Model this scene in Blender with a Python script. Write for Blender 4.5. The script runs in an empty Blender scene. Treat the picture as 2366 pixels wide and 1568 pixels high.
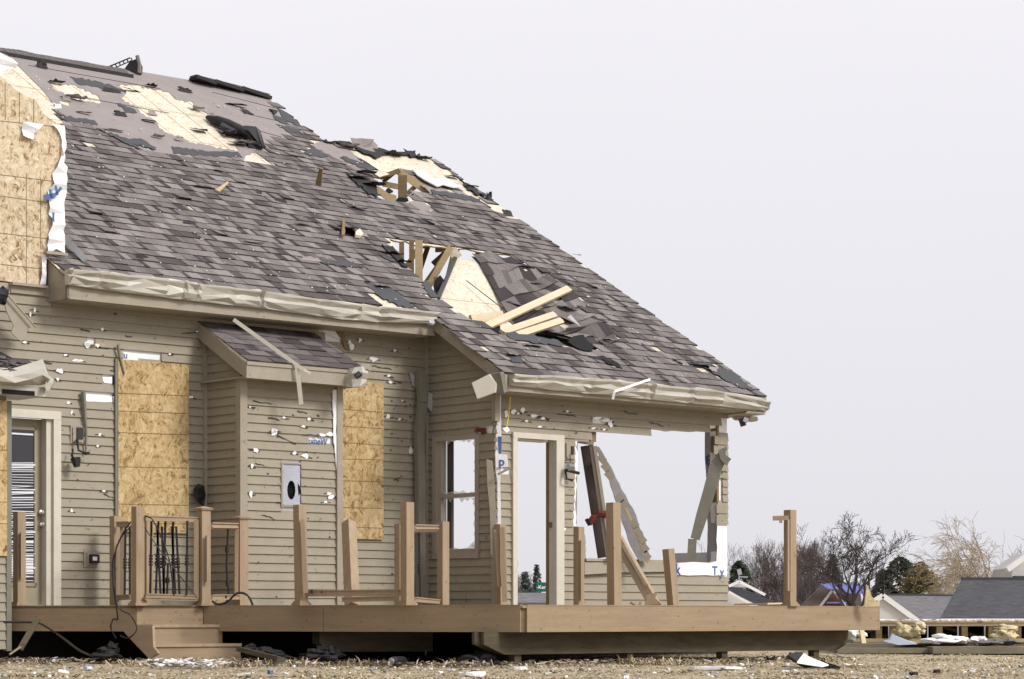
import bpy, bmesh, math, random
from mathutils import Vector as V, Matrix, noise
from mathutils.geometry import tessellate_polygon
C = bpy.context.scene.collection
S = bpy.context.scene
# ------------------------------------------------------------------ camera, world, sun, exposure
EYE = 0.5; F = 5510.0; PW = 2366.0; HX, HY = 1183.0, 1424.0
cd = bpy.data.cameras.new('camera'); cam = bpy.data.objects.new('camera', cd); C.objects.link(cam); S.camera = cam
cam.location = (0, 0, EYE); cam.rotation_euler = (math.radians(90), 0, 0)
cd.sensor_width = 36; cd.lens = 36*F/PW; cd.shift_y = (HY-784)/PW; cd.clip_end = 2000; cd.clip_start = .1
SUN_EL, SUN_AZ = 38, 118         # degrees; azimuth measured clockwise from +Y
W = bpy.data.worlds.new('World'); S.world = W; W.use_nodes = True
nt = W.node_tree; nt.nodes.clear(); N = nt.nodes.new; L = nt.links.new
out = N('ShaderNodeOutputWorld'); bg = N('ShaderNodeBackground'); L(bg.outputs[0], out.inputs[0])
sky = N('ShaderNodeTexSky'); sky.sky_type = 'NISHITA'; sky.sun_disc = False
sky.sun_elevation = math.radians(SUN_EL); sky.sun_rotation = math.radians(SUN_AZ)
sc_ = N('ShaderNodeVectorMath'); sc_.operation = 'SCALE'; sc_.inputs['Scale'].default_value = .09; L(sky.outputs[0], sc_.inputs[0])
tc = N('ShaderNodeTexCoord'); sep = N('ShaderNodeSeparateXYZ'); L(tc.outputs['Generated'], sep.inputs[0])
rmp = N('ShaderNodeValToRGB'); L(sep.outputs[2], rmp.inputs[0])
e = rmp.color_ramp.elements
e[0].position = 0.0; e[0].color = (.79, .78, .835, 1)
e[1].position = .26; e[1].color = (.97, .945, .985, 1)
x_ = e.new(.5); x_.color = (.98, .96, 1.0, 1)
# broad bright patch of cloud round the hidden sun
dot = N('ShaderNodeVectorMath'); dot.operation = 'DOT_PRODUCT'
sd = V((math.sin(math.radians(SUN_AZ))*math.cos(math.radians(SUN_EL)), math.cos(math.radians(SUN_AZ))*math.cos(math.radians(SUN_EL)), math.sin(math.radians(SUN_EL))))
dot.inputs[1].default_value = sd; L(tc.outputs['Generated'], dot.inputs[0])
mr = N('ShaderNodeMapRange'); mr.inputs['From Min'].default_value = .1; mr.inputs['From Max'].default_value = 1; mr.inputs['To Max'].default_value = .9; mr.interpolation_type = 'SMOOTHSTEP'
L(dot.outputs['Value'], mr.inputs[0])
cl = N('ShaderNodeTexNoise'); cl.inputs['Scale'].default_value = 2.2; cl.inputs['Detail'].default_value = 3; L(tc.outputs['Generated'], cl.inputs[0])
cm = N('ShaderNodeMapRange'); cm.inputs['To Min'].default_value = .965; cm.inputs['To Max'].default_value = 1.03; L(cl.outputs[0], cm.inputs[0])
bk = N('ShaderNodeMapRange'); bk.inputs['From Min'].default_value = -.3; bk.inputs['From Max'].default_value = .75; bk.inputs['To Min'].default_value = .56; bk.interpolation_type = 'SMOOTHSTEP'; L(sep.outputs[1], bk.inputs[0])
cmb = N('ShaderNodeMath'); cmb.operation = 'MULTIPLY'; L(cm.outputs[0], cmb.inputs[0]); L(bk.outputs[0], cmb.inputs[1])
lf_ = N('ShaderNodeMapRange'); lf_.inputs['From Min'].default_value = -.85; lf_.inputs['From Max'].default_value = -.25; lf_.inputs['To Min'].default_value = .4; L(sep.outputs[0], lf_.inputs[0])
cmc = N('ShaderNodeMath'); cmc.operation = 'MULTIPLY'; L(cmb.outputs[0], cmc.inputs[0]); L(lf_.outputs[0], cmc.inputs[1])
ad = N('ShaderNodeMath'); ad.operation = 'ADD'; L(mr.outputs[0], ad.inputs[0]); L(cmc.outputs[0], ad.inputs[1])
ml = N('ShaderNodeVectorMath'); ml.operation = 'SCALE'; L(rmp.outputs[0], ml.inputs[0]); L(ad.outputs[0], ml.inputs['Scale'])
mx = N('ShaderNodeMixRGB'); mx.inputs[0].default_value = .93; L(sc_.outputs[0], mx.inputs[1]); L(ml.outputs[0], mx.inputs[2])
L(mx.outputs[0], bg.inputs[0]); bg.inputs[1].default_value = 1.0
sl = bpy.data.lights.new('sun', 'SUN'); sun = bpy.data.objects.new('sun', sl); C.objects.link(sun)
sl.energy = 2.7; sl.angle = math.radians(16); sl.color = (1, .96, .9)
sun.rotation_euler = (-sd).to_track_quat('-Z', 'Y').to_euler(); sun.location = (0, 0, 30)
S.view_settings.view_transform = 'Standard'; S.view_settings.look = 'None'; S.view_settings.exposure = 0; S.view_settings.gamma = 1

# ------------------------------------------------------------------ materials
MAT = {}
def mat(name, col, rough=.8, var=.12, scale=6, bump=0.0, bscale=40, metal=0, spec=.3, stretch=(1, 1, 1), dirt=0, dcol=(.08, .07, .05), attr=False, spat=0):
    m = bpy.data.materials.new(name); m.use_nodes = True; t = m.node_tree; n = t.nodes; l = t.links.new
    b = n['Principled BSDF']; b.inputs['Roughness'].default_value = rough; b.inputs['Metallic'].default_value = metal
    b.inputs['Specular IOR Level'].default_value = spec
    tc = n.new('ShaderNodeTexCoord'); mp = n.new('ShaderNodeMapping'); mp.inputs['Scale'].default_value = stretch; l(tc.outputs['Object'], mp.inputs[0])
    nz = n.new('ShaderNodeTexNoise'); nz.inputs['Scale'].default_value = scale; nz.inputs['Detail'].default_value = 6; nz.inputs['Roughness'].default_value = .65; l(mp.outputs[0], nz.inputs[0])
    r = n.new('ShaderNodeMapRange'); r.inputs['From Min'].default_value = .3; r.inputs['From Max'].default_value = .7
    r.inputs['To Min'].default_value = 1-var; r.inputs['To Max'].default_value = 1+var; l(nz.outputs[0], r.inputs[0])
    sc = n.new('ShaderNodeVectorMath'); sc.operation = 'SCALE'; l(r.outputs[0], sc.inputs['Scale'])
    if attr:
        a = n.new('ShaderNodeVertexColor'); a.layer_name = 'Col'; l(a.outputs[0], sc.inputs[0])
    else: sc.inputs[0].default_value = col[:3]
    last = sc.outputs[0]
    if dirt:
        n2 = n.new('ShaderNodeTexNoise'); n2.inputs['Scale'].default_value = 1.7; n2.inputs['Detail'].default_value = 8; n2.inputs['Roughness'].default_value = .75; l(tc.outputs['Object'], n2.inputs[0])
        r2 = n.new('ShaderNodeMapRange'); r2.inputs['From Min'].default_value = .52; r2.inputs['From Max'].default_value = .75; r2.inputs['To Max'].default_value = dirt; l(n2.outputs[0], r2.inputs[0])
        mi = n.new('ShaderNodeMixRGB'); l(r2.outputs[0], mi.inputs[0]); l(last, mi.inputs[1]); mi.inputs[2].default_value = (*dcol, 1); last = mi.outputs[0]
    if spat:
        n5 = n.new('ShaderNodeTexNoise'); n5.inputs['Scale'].default_value = 17; n5.inputs['Detail'].default_value = 3; l(tc.outputs['Object'], n5.inputs[0])
        r5 = n.new('ShaderNodeMapRange'); r5.inputs['From Min'].default_value = .665; r5.inputs['From Max'].default_value = .72; r5.inputs['To Max'].default_value = spat; l(n5.outputs[0], r5.inputs[0])
        m5 = n.new('ShaderNodeMixRGB'); l(r5.outputs[0], m5.inputs[0]); l(last, m5.inputs[1]); m5.inputs[2].default_value = (.11, .085, .055, 1); last = m5.outputs[0]
    l(last, b.inputs['Base Color'])
    if bump:
        n3 = n.new('ShaderNodeTexNoise'); n3.inputs['Scale'].default_value = bscale; n3.inputs['Detail'].default_value = 4; l(mp.outputs[0], n3.inputs[0])
        bp = n.new('ShaderNodeBump'); bp.inputs['Strength'].default_value = bump; bp.inputs['Distance'].default_value = .02; l(n3.outputs[0], bp.inputs['Height']); l(bp.outputs[0], b.inputs['Normal'])
    MAT[name] = m; return m
def osb_mat(name, c0, c1, c2, sc=1.0):
    m = bpy.data.materials.new(name); m.use_nodes = True; t = m.node_tree; n = t.nodes; l = t.links.new
    b = n['Principled BSDF']; b.inputs['Roughness'].default_value = .75; b.inputs['Specular IOR Level'].default_value = .25
    tc = n.new('ShaderNodeTexCoord')
    wz = n.new('ShaderNodeTexNoise'); wz.inputs['Scale'].default_value = 5; l(tc.outputs['Object'], wz.inputs[0])
    ma = n.new('ShaderNodeVectorMath'); ma.operation = 'MULTIPLY_ADD'; ma.inputs[1].default_value = (.25,)*3; l(wz.outputs['Color'], ma.inputs[0]); l(tc.outputs['Object'], ma.inputs[2])
    prev = None
    for i, (st, s) in enumerate((((1, 1, .35), 26), ((.5, .5, 1.1), 34), ((1.3, 1.3, .5), 60))):
        mp = n.new('ShaderNodeMapping'); mp.inputs['Scale'].default_value = st; mp.inputs['Rotation'].default_value = (.5*i, .7-.6*i, .3*i); l(ma.outputs[0], mp.inputs[0])
        v = n.new('ShaderNodeTexVoronoi'); v.inputs['Scale'].default_value = s*sc; l(mp.outputs[0], v.inputs['Vector'])
        sp = n.new('ShaderNodeSeparateColor'); l(v.outputs['Color'], sp.inputs[0])
        if prev is None: prev = sp.outputs[0]
        else:
            x = n.new('ShaderNodeMix'); x.data_type = 'FLOAT'; x.inputs[0].default_value = .45; l(prev, x.inputs[2]); l(sp.outputs[i], x.inputs[3]); prev = x.outputs[0]
    r = n.new('ShaderNodeValToRGB'); l(prev, r.inputs[0]); e = r.color_ramp.elements
    e[0].position = .1; e[0].color = (*c0, 1); e[1].position = .9; e[1].color = (*c2, 1); k = e.new(.38); k.color = (*c1, 1)
    n4 = n.new('ShaderNodeTexNoise'); n4.inputs['Scale'].default_value = 1.1; n4.inputs['Detail'].default_value = 3; l(tc.outputs['Object'], n4.inputs[0])
    mr = n.new('ShaderNodeMapRange'); mr.inputs['To Min'].default_value = .8; mr.inputs['To Max'].default_value = 1.15; l(n4.outputs[0], mr.inputs[0])
    sv = n.new('ShaderNodeVectorMath'); sv.operation = 'SCALE'; l(r.outputs[0], sv.inputs[0]); l(mr.outputs[0], sv.inputs['Scale']); l(sv.outputs[0], b.inputs['Base Color'])
    bp = n.new('ShaderNodeBump'); bp.inputs['Strength'].default_value = .25; bp.inputs['Distance'].default_value = .01; l(prev, bp.inputs['Height']); l(bp.outputs[0], b.inputs['Normal'])
    MAT[name] = m
mat('siding', (.292, .260, .198), .6, .06, 5, .15, 60, dirt=.28, dcol=(.19, .16, .115), spat=.7)
mat('trim', (.31, .274, .216), .55, .08, 8, .1, 50, dirt=.3, dcol=(.18, .155, .11), spat=.5)
mat('cream', (.56, .53, .45), .55, .06, 8, .1, 40, dirt=.3, dcol=(.35, .3, .2))
mat('door_paint', (.30, .265, .19), .5, .06, 6, dirt=.2)
mat('gutter', (.42, .40, .345), .45, .07, 5, .08, 18, spec=.7, dirt=.35, dcol=(.3, .26, .18))
mat('downspout', (.17, .165, .13), .45, .1, 5, .2, 14, spec=.5)
osb_mat('osb_roof', (.36, .275, .17), (.62, .545, .42), (.72, .67, .56))
osb_mat('osb_wall', (.20, .115, .05), (.50, .395, .25), (.68, .60, .47), .7)
osb_mat('osb_board', (.17, .10, .04), (.42, .29, .13), (.58, .46, .27), .65)
mat('felt', (.265, .235, .225), .9, .08, 3, .3, 30, dirt=.2, dcol=(.16, .145, .14))
mat('cap', (.12, .104, .10), .9, .3, 20, .3, 60)
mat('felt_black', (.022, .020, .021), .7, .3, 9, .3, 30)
mat('tar', (.062, .064, .070), .75, .12, 14, .3, 60)
mat('shingle', (0, 0, 0), .95, .3, 55, .6, 200, spec=.15, attr=True)
mat('wood', (.46, .35, .20), .75, .12, 5, .2, 30, stretch=(1, 1, 5), dirt=.15, dcol=(.35, .25, .12))
mat('wood_dark', (.20, .145, .075), .85, .2, 5, .2, 30, stretch=(1, 1, 4), dirt=.3)
mat('wood_new', (.60, .48, .33), .7, .08, 4, .1, 30, stretch=(1, 1, 4))
mat('treated', (.088, .071, .044), .85, .28, 3.5, .35, 12, stretch=(1, 1, 6), dirt=.55, dcol=(.05, .036, .02))
mat('composite', (.30, .222, .142), .7, .13, 3, .2, 50, stretch=(.5, .5, 6), dirt=.3, dcol=(.2, .145, .085), spat=.5)
mat('composite_rail', (.325, .243, .160), .65, .14, 3, .12, 60, stretch=(5, 5, .5), dirt=.25, dcol=(.2, .145, .085), spat=.5)
mat('wrap', (.80, .80, .82), .6, .05, 7, .3, 10, spec=.3)
mat('wrap_grey', (.36, .36, .38), .6, .12, 5, .3, 8)
mat('blue_ink', (.07, .13, .31), .6, .1)
mat('black_tape', (.012, .013, .02), .4, .1)
mat('white_ink', (.55, .57, .65), .6, .1)
mat('black_metal', (.012, .012, .013), .45, .2, spec=.5)
mat('cable', (.018, .017, .016), .5, .2)
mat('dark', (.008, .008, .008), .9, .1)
mat('steel', (.42, .44, .50), .38, .1, 6, .1, 30, metal=.6)
mat('chrome', (.6, .58, .52), .25, .1, metal=1)
mat('blind', (.72, .72, .78), .5, .05)
mat('glass_dark', (.02, .019, .022), .08, .2, 2, spec=.6)
mat('window_vinyl', (.33, .29, .235), .5, .06, dirt=.1)
mat('red_wood', (.13, .028, .022), .7, .2, dirt=.2)
mat('yellow', (.65, .55, .05), .6, .1)
mat('brick', (.20, .085, .055), .9, .2, 30)
mat('grass_ground', (.41, .34, .225), .95, .35, 9, .6, 30, dirt=.5, dcol=(.10, .08, .045))
mat('straw', (0, 0, 0), .9, .12, 8, attr=True, spec=.15)
mat('scrap', (0, 0, 0), .7, .1, 20, attr=True)
mat('insulation', (.60, .51, .31), .95, .15, 12, .8, 25)
mat('foam_white', (.82, .82, .80), .8, .05, 8, .3, 10)
mat('foam_blue', (.52, .60, .74), .6, .06)
mat('rug', (.17, .155, .145), .95, .2, 12, .4, 20)
mat('sleeper', (.20, .175, .125), .9, .2, 4, .3, 20, stretch=(1, 1, 3), dirt=.3)
mat('tarp', (.30, .34, .86), .45, .12, 3, .4, 6)
mat('far_shingle', (.068, .069, .077), .95, .4, 3, stretch=(1, 1, 9))
mat('far_shingle_light', (.155, .15, .16), .95, .4, 3, stretch=(1, 1, 9))
mat('far_shingle_brown', (.17, .135, .12), .95, .2, 3, stretch=(1, 1, 9))
mat('far_wall', (.62, .60, .58), .8, .05, 3)
mat('far_white', (.8, .79, .78), .7, .05, 3)
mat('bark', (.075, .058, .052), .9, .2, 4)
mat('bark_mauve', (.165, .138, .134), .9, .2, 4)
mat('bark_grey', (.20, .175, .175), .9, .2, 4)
mat('bark_tan', (.33, .26, .175), .9, .2, 4)
mat('needles', (.035, .05, .03), .9, .35, 2)
mat('needles_grey', (.055, .065, .062), .9, .3, 2)
mat('leaf_olive', (.16, .13, .04), .9, .35, 2)
mat('sign_green', (.01, .13, .11), .5, .05)
mat('sign_white', (.85, .85, .85), .5, .02)
mat('orange', (.9, .32, .12), .7, .1)
mat('foundation', (.045, .043, .04), .95, .15)
def glass():
    m = bpy.data.materials.new('glass_shard'); m.use_nodes = True; b = m.node_tree.nodes['Principled BSDF']
    b.inputs['Base Color'].default_value = (.75, .78, .78, 1); b.inputs['Roughness'].default_value = .25; b.inputs['Alpha'].default_value = .35; MAT['glass_shard'] = m
glass()

# ------------------------------------------------------------------ mesh helper
SPLIT = {'exposed_asphalt_strip': None, 'torn_flaps': 'torn_flap', 'torn_wrap': None, 'rail_end_strip': None, 'baluster_stubs': 'baluster_stub', 'broken_rail': None, 'corner_trim': None, 'siding_stubs': 'siding_stub',
         'wrap_showing_through_tears': 'wrap_tear', 'hanging_insulation': None, 'hole_dark_patch': None, 'hole_splinters_and_dark': 'hole_splinter_and_dark', 'black_tape': None, 'door_handle': None, 'insulation_tufts': 'insulation_tuft', 'broken_glass': None,
         'loose_soffit_strip': None, 'ledge_trim': None, 'blue_tarp': None, 'rake_board': None, 'broken_sheathing': None, 'foundation_wall': None, 'metal_edge': None, 'printed_lettering': None, 'exposed_stud': None, 'underlayment': None}
class MB:
    def __init__(s): s.v = []; s.f = []; s.m = []; s.c = []
    def vert(s, p): s.v.append(tuple(p)); return len(s.v)-1
    def face(s, pts, m=0, c=None):
        s.f.append([s.vert(p) for p in pts]); s.m.append(m); s.c.append(c)
    def idx(s, ids, m=0, c=None): s.f.append(list(ids)); s.m.append(m); s.c.append(c)
    def hexa(s, p, m=0, c=None):       # 8 points: bottom quad 0-3, top quad 4-7
        i = [s.vert(q) for q in p]
        for q in ((3, 2, 1, 0), (4, 5, 6, 7), (0, 1, 5, 4), (1, 2, 6, 5), (2, 3, 7, 6), (3, 0, 4, 7)): s.idx([i[k] for k in q], m, c)
    def beam(s, p, q, w, h, side=None, m=0, c=None, w2=None, h2=None):
        p = V(p); q = V(q); d = (q-p).normalized()
        sd_ = V(side) if side is not None else V((0, -1, 0))
        u = (sd_ - d*sd_.dot(d)).normalized(); t = d.cross(u)
        w2 = w if w2 is None else w2; h2 = h if h2 is None else h2
        s.hexa([p-u*w/2-t*h/2, p+u*w/2-t*h/2, p+u*w/2+t*h/2, p-u*w/2+t*h/2, q-u*w2/2-t*h2/2, q+u*w2/2-t*h2/2, q+u*w2/2+t*h2/2, q-u*w2/2+t*h2/2], m, c)
    def tube(s, pts, r, n=5, m=0, c=None):
        pts = [V(p) for p in pts]; rings = []
        for k, p in enumerate(pts):
            d = (pts[min(k+1, len(pts)-1)]-pts[max(k-1, 0)]).normalized()
            u = d.orthogonal().normalized() if abs(d.z) < .95 else V((1, 0, 0)); w = d.cross(u).normalized(); u = w.cross(d)
            rr = r[k] if isinstance(r, (list, tuple)) else r
            rings.append([s.vert(p+(u*math.cos(2*math.pi*j/n)+w*math.sin(2*math.pi*j/n))*rr) for j in range(n)])
        for a, b in zip(rings, rings[1:]):
            for j in range(n): s.idx([a[j], a[(j+1) % n], b[(j+1) % n], b[j]], m, c)
        s.idx(rings[0][::-1], m, c); s.idx(rings[-1], m, c)
    def slab(s, loops, ext, m=0, mside=None, c=None):   # loops of 3D points (first outer, rest holes), extruded by vector ext
        ext = V(ext); flat = [V(p) for lp in loops for p in lp]
        tris = tessellate_polygon([[V(p) for p in lp] for lp in loops])
        a = [s.vert(p) for p in flat]; b = [s.vert(p+ext) for p in flat]
        for t in tris:
            s.idx([a[i] for i in t], m, c); s.idx([b[i] for i in t][::-1], m if mside is None else mside, c)
        o = 0
        for lp in loops:
            k = len(lp)
            for i in range(k): s.idx([a[o+i], a[o+(i+1) % k], b[o+(i+1) % k], b[o+i]], m if mside is None else mside, c)
            o += k
    def build(s, name, mats, parent=None, smooth=False, fixn=True):
        if name in SPLIT and parent is not None:
            par = list(range(len(s.v)))
            def fd(x):
                while par[x] != x: par[x] = par[par[x]]; x = par[x]
                return x
            for f in s.f:
                for q in f[1:]: par[fd(f[0])] = fd(q)
            G = {}
            for i, f in enumerate(s.f): G.setdefault(fd(f[0]), []).append(i)
            if len(G) > 1:
                o = None
                for g in G.values():
                    m = MB(); mp = {}
                    for i in g:
                        for q in s.f[i]:
                            if q not in mp: mp[q] = len(m.v); m.v.append(s.v[q])
                        m.f.append([mp[q] for q in s.f[i]]); m.m.append(s.m[i]); m.c.append(s.c[i])
                    x = m.build1(SPLIT[name] or name, mats, parent, smooth, fixn); o = o or x
                return o
            name = SPLIT[name] or name
        return s.build1(name, mats, parent, smooth, fixn)
    def build1(s, name, mats, parent=None, smooth=False, fixn=True):
        me = bpy.data.meshes.new(name); off = ROOT.get(parent.name, V((0, 0, 0))) if parent else V((0, 0, 0))
        me.from_pydata([tuple(V(p)-off) for p in s.v], [], s.f); me.validate(clean_customdata=False)
        if isinstance(mats, str): mats = [mats]
        for x in mats: me.materials.append(MAT[x])
        if len(me.polygons) == len(s.m):
            me.polygons.foreach_set('material_index', s.m)
            if any(c is not None for c in s.c):
                ca = me.color_attributes.new('Col', 'FLOAT_COLOR', 'CORNER')
                for p in me.polygons:
                    c = s.c[p.index] or (.2, .2, .2)
                    for li in p.loop_indices: ca.data[li].color = (*c, 1)
        if fixn:
            bm = bmesh.new(); bm.from_mesh(me); bmesh.ops.recalc_face_normals(bm, faces=bm.faces); bm.to_mesh(me); bm.free()
        if smooth:
            me.polygons.foreach_set('use_smooth', [True]*len(me.polygons))
        o = bpy.data.objects.new(name, me); C.objects.link(o)
        if parent: o.parent = parent; ROOT[o.name] = off
        return o
ROOT = {}
def thing(name, label, cat, loc, group=None):
    o = bpy.data.objects.new(name, None); C.objects.link(o); o.location = loc; o.empty_display_size = .2
    o['label'] = label; o['category'] = cat; ROOT[o.name] = V(loc)
    if group: o['group'] = group
    return o
def tag(o, label, cat, group=None, kind=None):
    o['label'] = label; o['category'] = cat
    if group: o['group'] = group
    if kind: o['kind'] = kind
    # move the origin to the object's base
    me = o.data; xs = [v.co for v in me.vertices]
    c = V((sum(v.x for v in xs)/len(xs), sum(v.y for v in xs)/len(xs), min(v.z for v in xs)))
    me.transform(Matrix.Translation(-c)); o.location = c
    return o
def struct(o, label=None, cat=None, kind='structure'):
    o['kind'] = kind; o['label'] = label or ''; o['category'] = cat or o.name.replace('_', ' ')
    if not label: del o['label']
    return o

# ------------------------------------------------------------------ frames: local (a along wall, b outward, z)
O0 = V((-5.40, 26.5, 0)); U = V((.7484, .6633, 0)).normalized(); NW = V((.6633, -.7484, 0)).normalized(); Z = V((0, 0, 1))
def w(a, b, z): return O0+U*a+NW*b+Z*z
def loc(p): d = V(p)-O0; return d.dot(U), d.dot(NW), p[2]
CAM = V((0, 0, EYE))
def ray(px, py): return V(((px-HX)/F, 1, -(py-HY)/F))
def pr(px, py, Y): return CAM+ray(px, py)*Y
def pix(p): return HX+F*p[0]/p[1], HY-F*(p[2]-EYE)/p[1]
def cast(px, py, p0, n): r = ray(px, py); return CAM+r*((V(p0)-CAM).dot(n)/r.dot(n))
def FP(px, py, b): return cast(px, py, w(0, b, 0), NW)            # on a front plane
def SP(px, py, a): return cast(px, py, w(a, 0, 0), U)             # on a side plane
def aF(px, b): return loc(FP(px, 1000, b))[0]
def bS(px, a): return loc(SP(px, 1000, a))[1]
def zF(px, py, b): return FP(px, py, b).z
ZE, SL, BE = 3.454, .60, 1.74
RN = (NW*SL+Z).normalized(); RP0 = w(0, BE, ZE)
def rp(a, t, h=0): return w(a, BE-t, ZE+SL*t)+RN*h
def RC(px, py, h=0): return cast(px, py, RP0, RN)+RN*h
def rat(p): l = loc(p); return l[0], BE-l[1]
def inpoly(x, y, P):
    r = False; j = len(P)-1
    for i in range(len(P)):
        if (P[i][1] > y) != (P[j][1] > y) and x < (P[j][0]-P[i][0])*(y-P[i][1])/(P[j][1]-P[i][1])+P[i][0]: r = not r
        j = i
    return r
def rough(poly, amp, seg, rng):
    o = []
    for i, p in enumerate(poly):
        q = poly[(i+1) % len(poly)]; d = math.hypot(q[0]-p[0], q[1]-p[1]); k = max(1, int(d/seg)); o.append(p)
        for j in range(1, k):
            f = j/k; nx, ny = -(q[1]-p[1])/d, (q[0]-p[0])/d; a = rng.uniform(-amp, amp)
            o.append((p[0]+(q[0]-p[0])*f+nx*a, p[1]+(q[1]-p[1])*f+ny*a))
    return o
def boxL(mb, a0, a1, b0, b1, z0, z1, m=0):
    mb.hexa([w(a0, b0, z0), w(a1, b0, z0), w(a1, b1, z0), w(a0, b1, z0), w(a0, b0, z1), w(a1, b0, z1), w(a1, b1, z1), w(a0, b1, z1)], m)
def prect(mb, x0, y0, x1, y1, b, o0, o1, m=0):      # box on front plane b from pixel rectangle
    xm = (x0+x1)/2; boxL(mb, aF(x0, b), aF(x1, b), b+o0, b+o1, zF(xm, y1, b), zF(xm, y0, b), m)
def srect(mb, x0, y0, x1, y1, a, o0, o1, m=0):      # box on side plane a ; o = offset towards -U (outside)
    xm = (x0+x1)/2; boxL(mb, a-o0, a-o1, bS(x0, a), bS(x1, a), SP(xm, y1, a).z, SP(xm, y0, a).z, m)
def flap(mb, p, ud, vd, nd, wd, ln, lift, rng, m=0, th=.003, c=None, curl=1.6):
    # torn irregular sheet hinged at p, lifting away from its surface along nd
    ud = V(ud).normalized(); vd = V(vd).normalized(); nd = V(nd).normalized(); R = []; ni, nj = 4, 4
    for j in range(nj+1):
        v = j/nj; row = []
        for i in range(ni+1):
            u = i/ni-.5; k = 1-.35*v*rng.random()
            row.append(V(p)+ud*(u*wd*k+rng.uniform(-.06, .06)*wd)+vd*(v*ln*(1+rng.uniform(-.18, .18)))+nd*(lift*v**curl*(.6+.6*rng.random())+.004))
        R.append(row)
    ids = [[mb.vert(q) for q in r] for r in R]; ide = [[mb.vert(q-nd*th) for q in r] for r in R]
    for i in range(ni): mb.idx([ids[0][i+1], ids[0][i], ide[0][i], ide[0][i+1]], m, c); mb.idx([ids[nj][i], ids[nj][i+1], ide[nj][i+1], ide[nj][i]], m, c)
    for j in range(nj): mb.idx([ids[j][0], ids[j+1][0], ide[j+1][0], ide[j][0]], m, c); mb.idx([ids[j+1][ni], ids[j][ni], ide[j][ni], ide[j+1][ni]], m, c)
    for j in range(nj):
        for i in range(ni):
            mb.idx([ids[j][i], ids[j][i+1], ids[j+1][i+1], ids[j+1][i]], m, c); mb.idx([ide[j][i], ide[j+1][i], ide[j+1][i+1], ide[j][i+1]], m, c)
def blob(cx, cy, rx, ry, n, rng, j=.5):
    return [(cx+rx*math.cos(2*math.pi*k/n)*(1+rng.uniform(-j, j)), cy+ry*math.sin(2*math.pi*k/n)*(1+rng.uniform(-j, j))) for k in range(n)]
def text(name, s, size, p, xd, yd, m, parent, ext=.0015):
    cu = bpy.data.curves.new(name, 'FONT'); cu.body = s; cu.size = size; cu.extrude = ext; cu.offset = size*.02
    to = bpy.data.objects.new('tmp', cu); C.objects.link(to); dg = bpy.context.evaluated_depsgraph_get(); dg.update()
    me = bpy.data.meshes.new_from_object(to.evaluated_get(dg)); bpy.data.objects.remove(to)
    xd = V(xd).normalized(); yd = V(yd).normalized(); zd = xd.cross(yd); off = ROOT.get(parent.name, V((0, 0, 0)))
    M = Matrix((xd, yd, zd)).transposed().to_4x4(); M.translation = V(p)-off
    me.transform(M); me.materials.clear(); me.materials.append(MAT[m]); me.name = name
    o = bpy.data.objects.new(name, me); C.objects.link(o); o.parent = parent; ROOT[o.name] = off
    return o

# ------------------------------------------------------------------ ground
def gz(x, y):
    t = min(1, max(0, (y-42)/45)); t = t*t*(3-2*t)
    return -2.6*t + .02*noise.noise(V((x*.5, y*.5, 0)))*(1 if y < 60 else 0)
def build_ground():
    mb = MB(); ys = [-30, 0, 8, 14]+[16+.5*i for i in range(60)]+[46+4*i for i in range(20)]+[140, 200, 400, 900, 1800]
    xs = [-1500, -300, -80, -30, -16]+[-12+.6*i for i in range(50)]+[22, 34, 60, 120, 300, 1500]
    ids = [[mb.vert((x, y, gz(x, y))) for x in xs] for y in ys]
    for j in range(len(ys)-1):
        for i in range(len(xs)-1): mb.idx([ids[j][i], ids[j][i+1], ids[j+1][i+1], ids[j+1][i]])
    struct(mb.build('ground', 'grass_ground', fixn=False))
build_ground()
ZD = .615    # top of the deck
EXP = .1016  # siding exposure
# ------------------------------------------------------------------ house
house = thing('damaged_house', 'storm damaged tan clapboard house with torn shingle roof and boarded up windows', 'house', w(3, -2, 0))
def siding(mb, fw, z0, outer, holes, rng):
    """fw(s, o, z) -> world; outer, holes are (s,z) polygons."""
    zs = [p[1] for p in outer]; zt = max(zs); k = 0
    k0 = int((min(zs)-z0)/EXP)-1
    for k in range(k0, int((zt-z0)/EXP)+2):
        zb = z0+k*EXP; ztp = zb+EXP; zm = zb+EXP*.5
        if zm > zt or zm < min(zs): continue
        def cuts(P, z):
            xs = []
            for i in range(len(P)):
                (x1, y1), (x2, y2) = P[i], P[(i+1) % len(P)]
                if (y1 > z) != (y2 > z): xs.append(x1+(x2-x1)*(z-y1)/(y2-y1))
            xs.sort(); return [(xs[i], xs[i+1]) for i in range(0, len(xs)-1, 2)]
        iv = cuts(outer, zm)
        for h in holes:
            for (h0, h1) in cuts(h, zm):
                nv = []
                for (p, q) in iv:
                    if h1 <= p or h0 >= q: nv.append((p, q)); continue
                    if h0 > p: nv.append((p, h0))
                    if h1 < q: nv.append((h1, q))
                iv = nv
        ph = rng.random()*9
        wob = lambda s: .0035*noise.noise(V((s*1.1+ph, k*3.1, 0)))
        for (p, q) in iv:
            if q-p < .01: continue
            n = max(1, int((q-p)/.4)); prev = None
            for i in range(n+1):
                s = p+(q-p)*i/n; dz = wob(s)
                ob = .023+.3*wob(s+5)
                cur = (fw(s, .003, ztp+.012), fw(s, ob, zb+dz), fw(s, .002, zb+dz+.015))
                if prev:
                    mb.face([prev[1], cur[1], cur[0], prev[0]]); mb.face([prev[2], cur[2], cur[1], prev[1]])
                if i in (0, n): mb.face([cur[0], cur[1], cur[2]])
                prev = cur
fF = lambda b: (lambda s, o, z: w(s, b+o, z))
fS = lambda a: (lambda s, o, z: w(a-o, s, z))
rng = random.Random(3)
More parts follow.
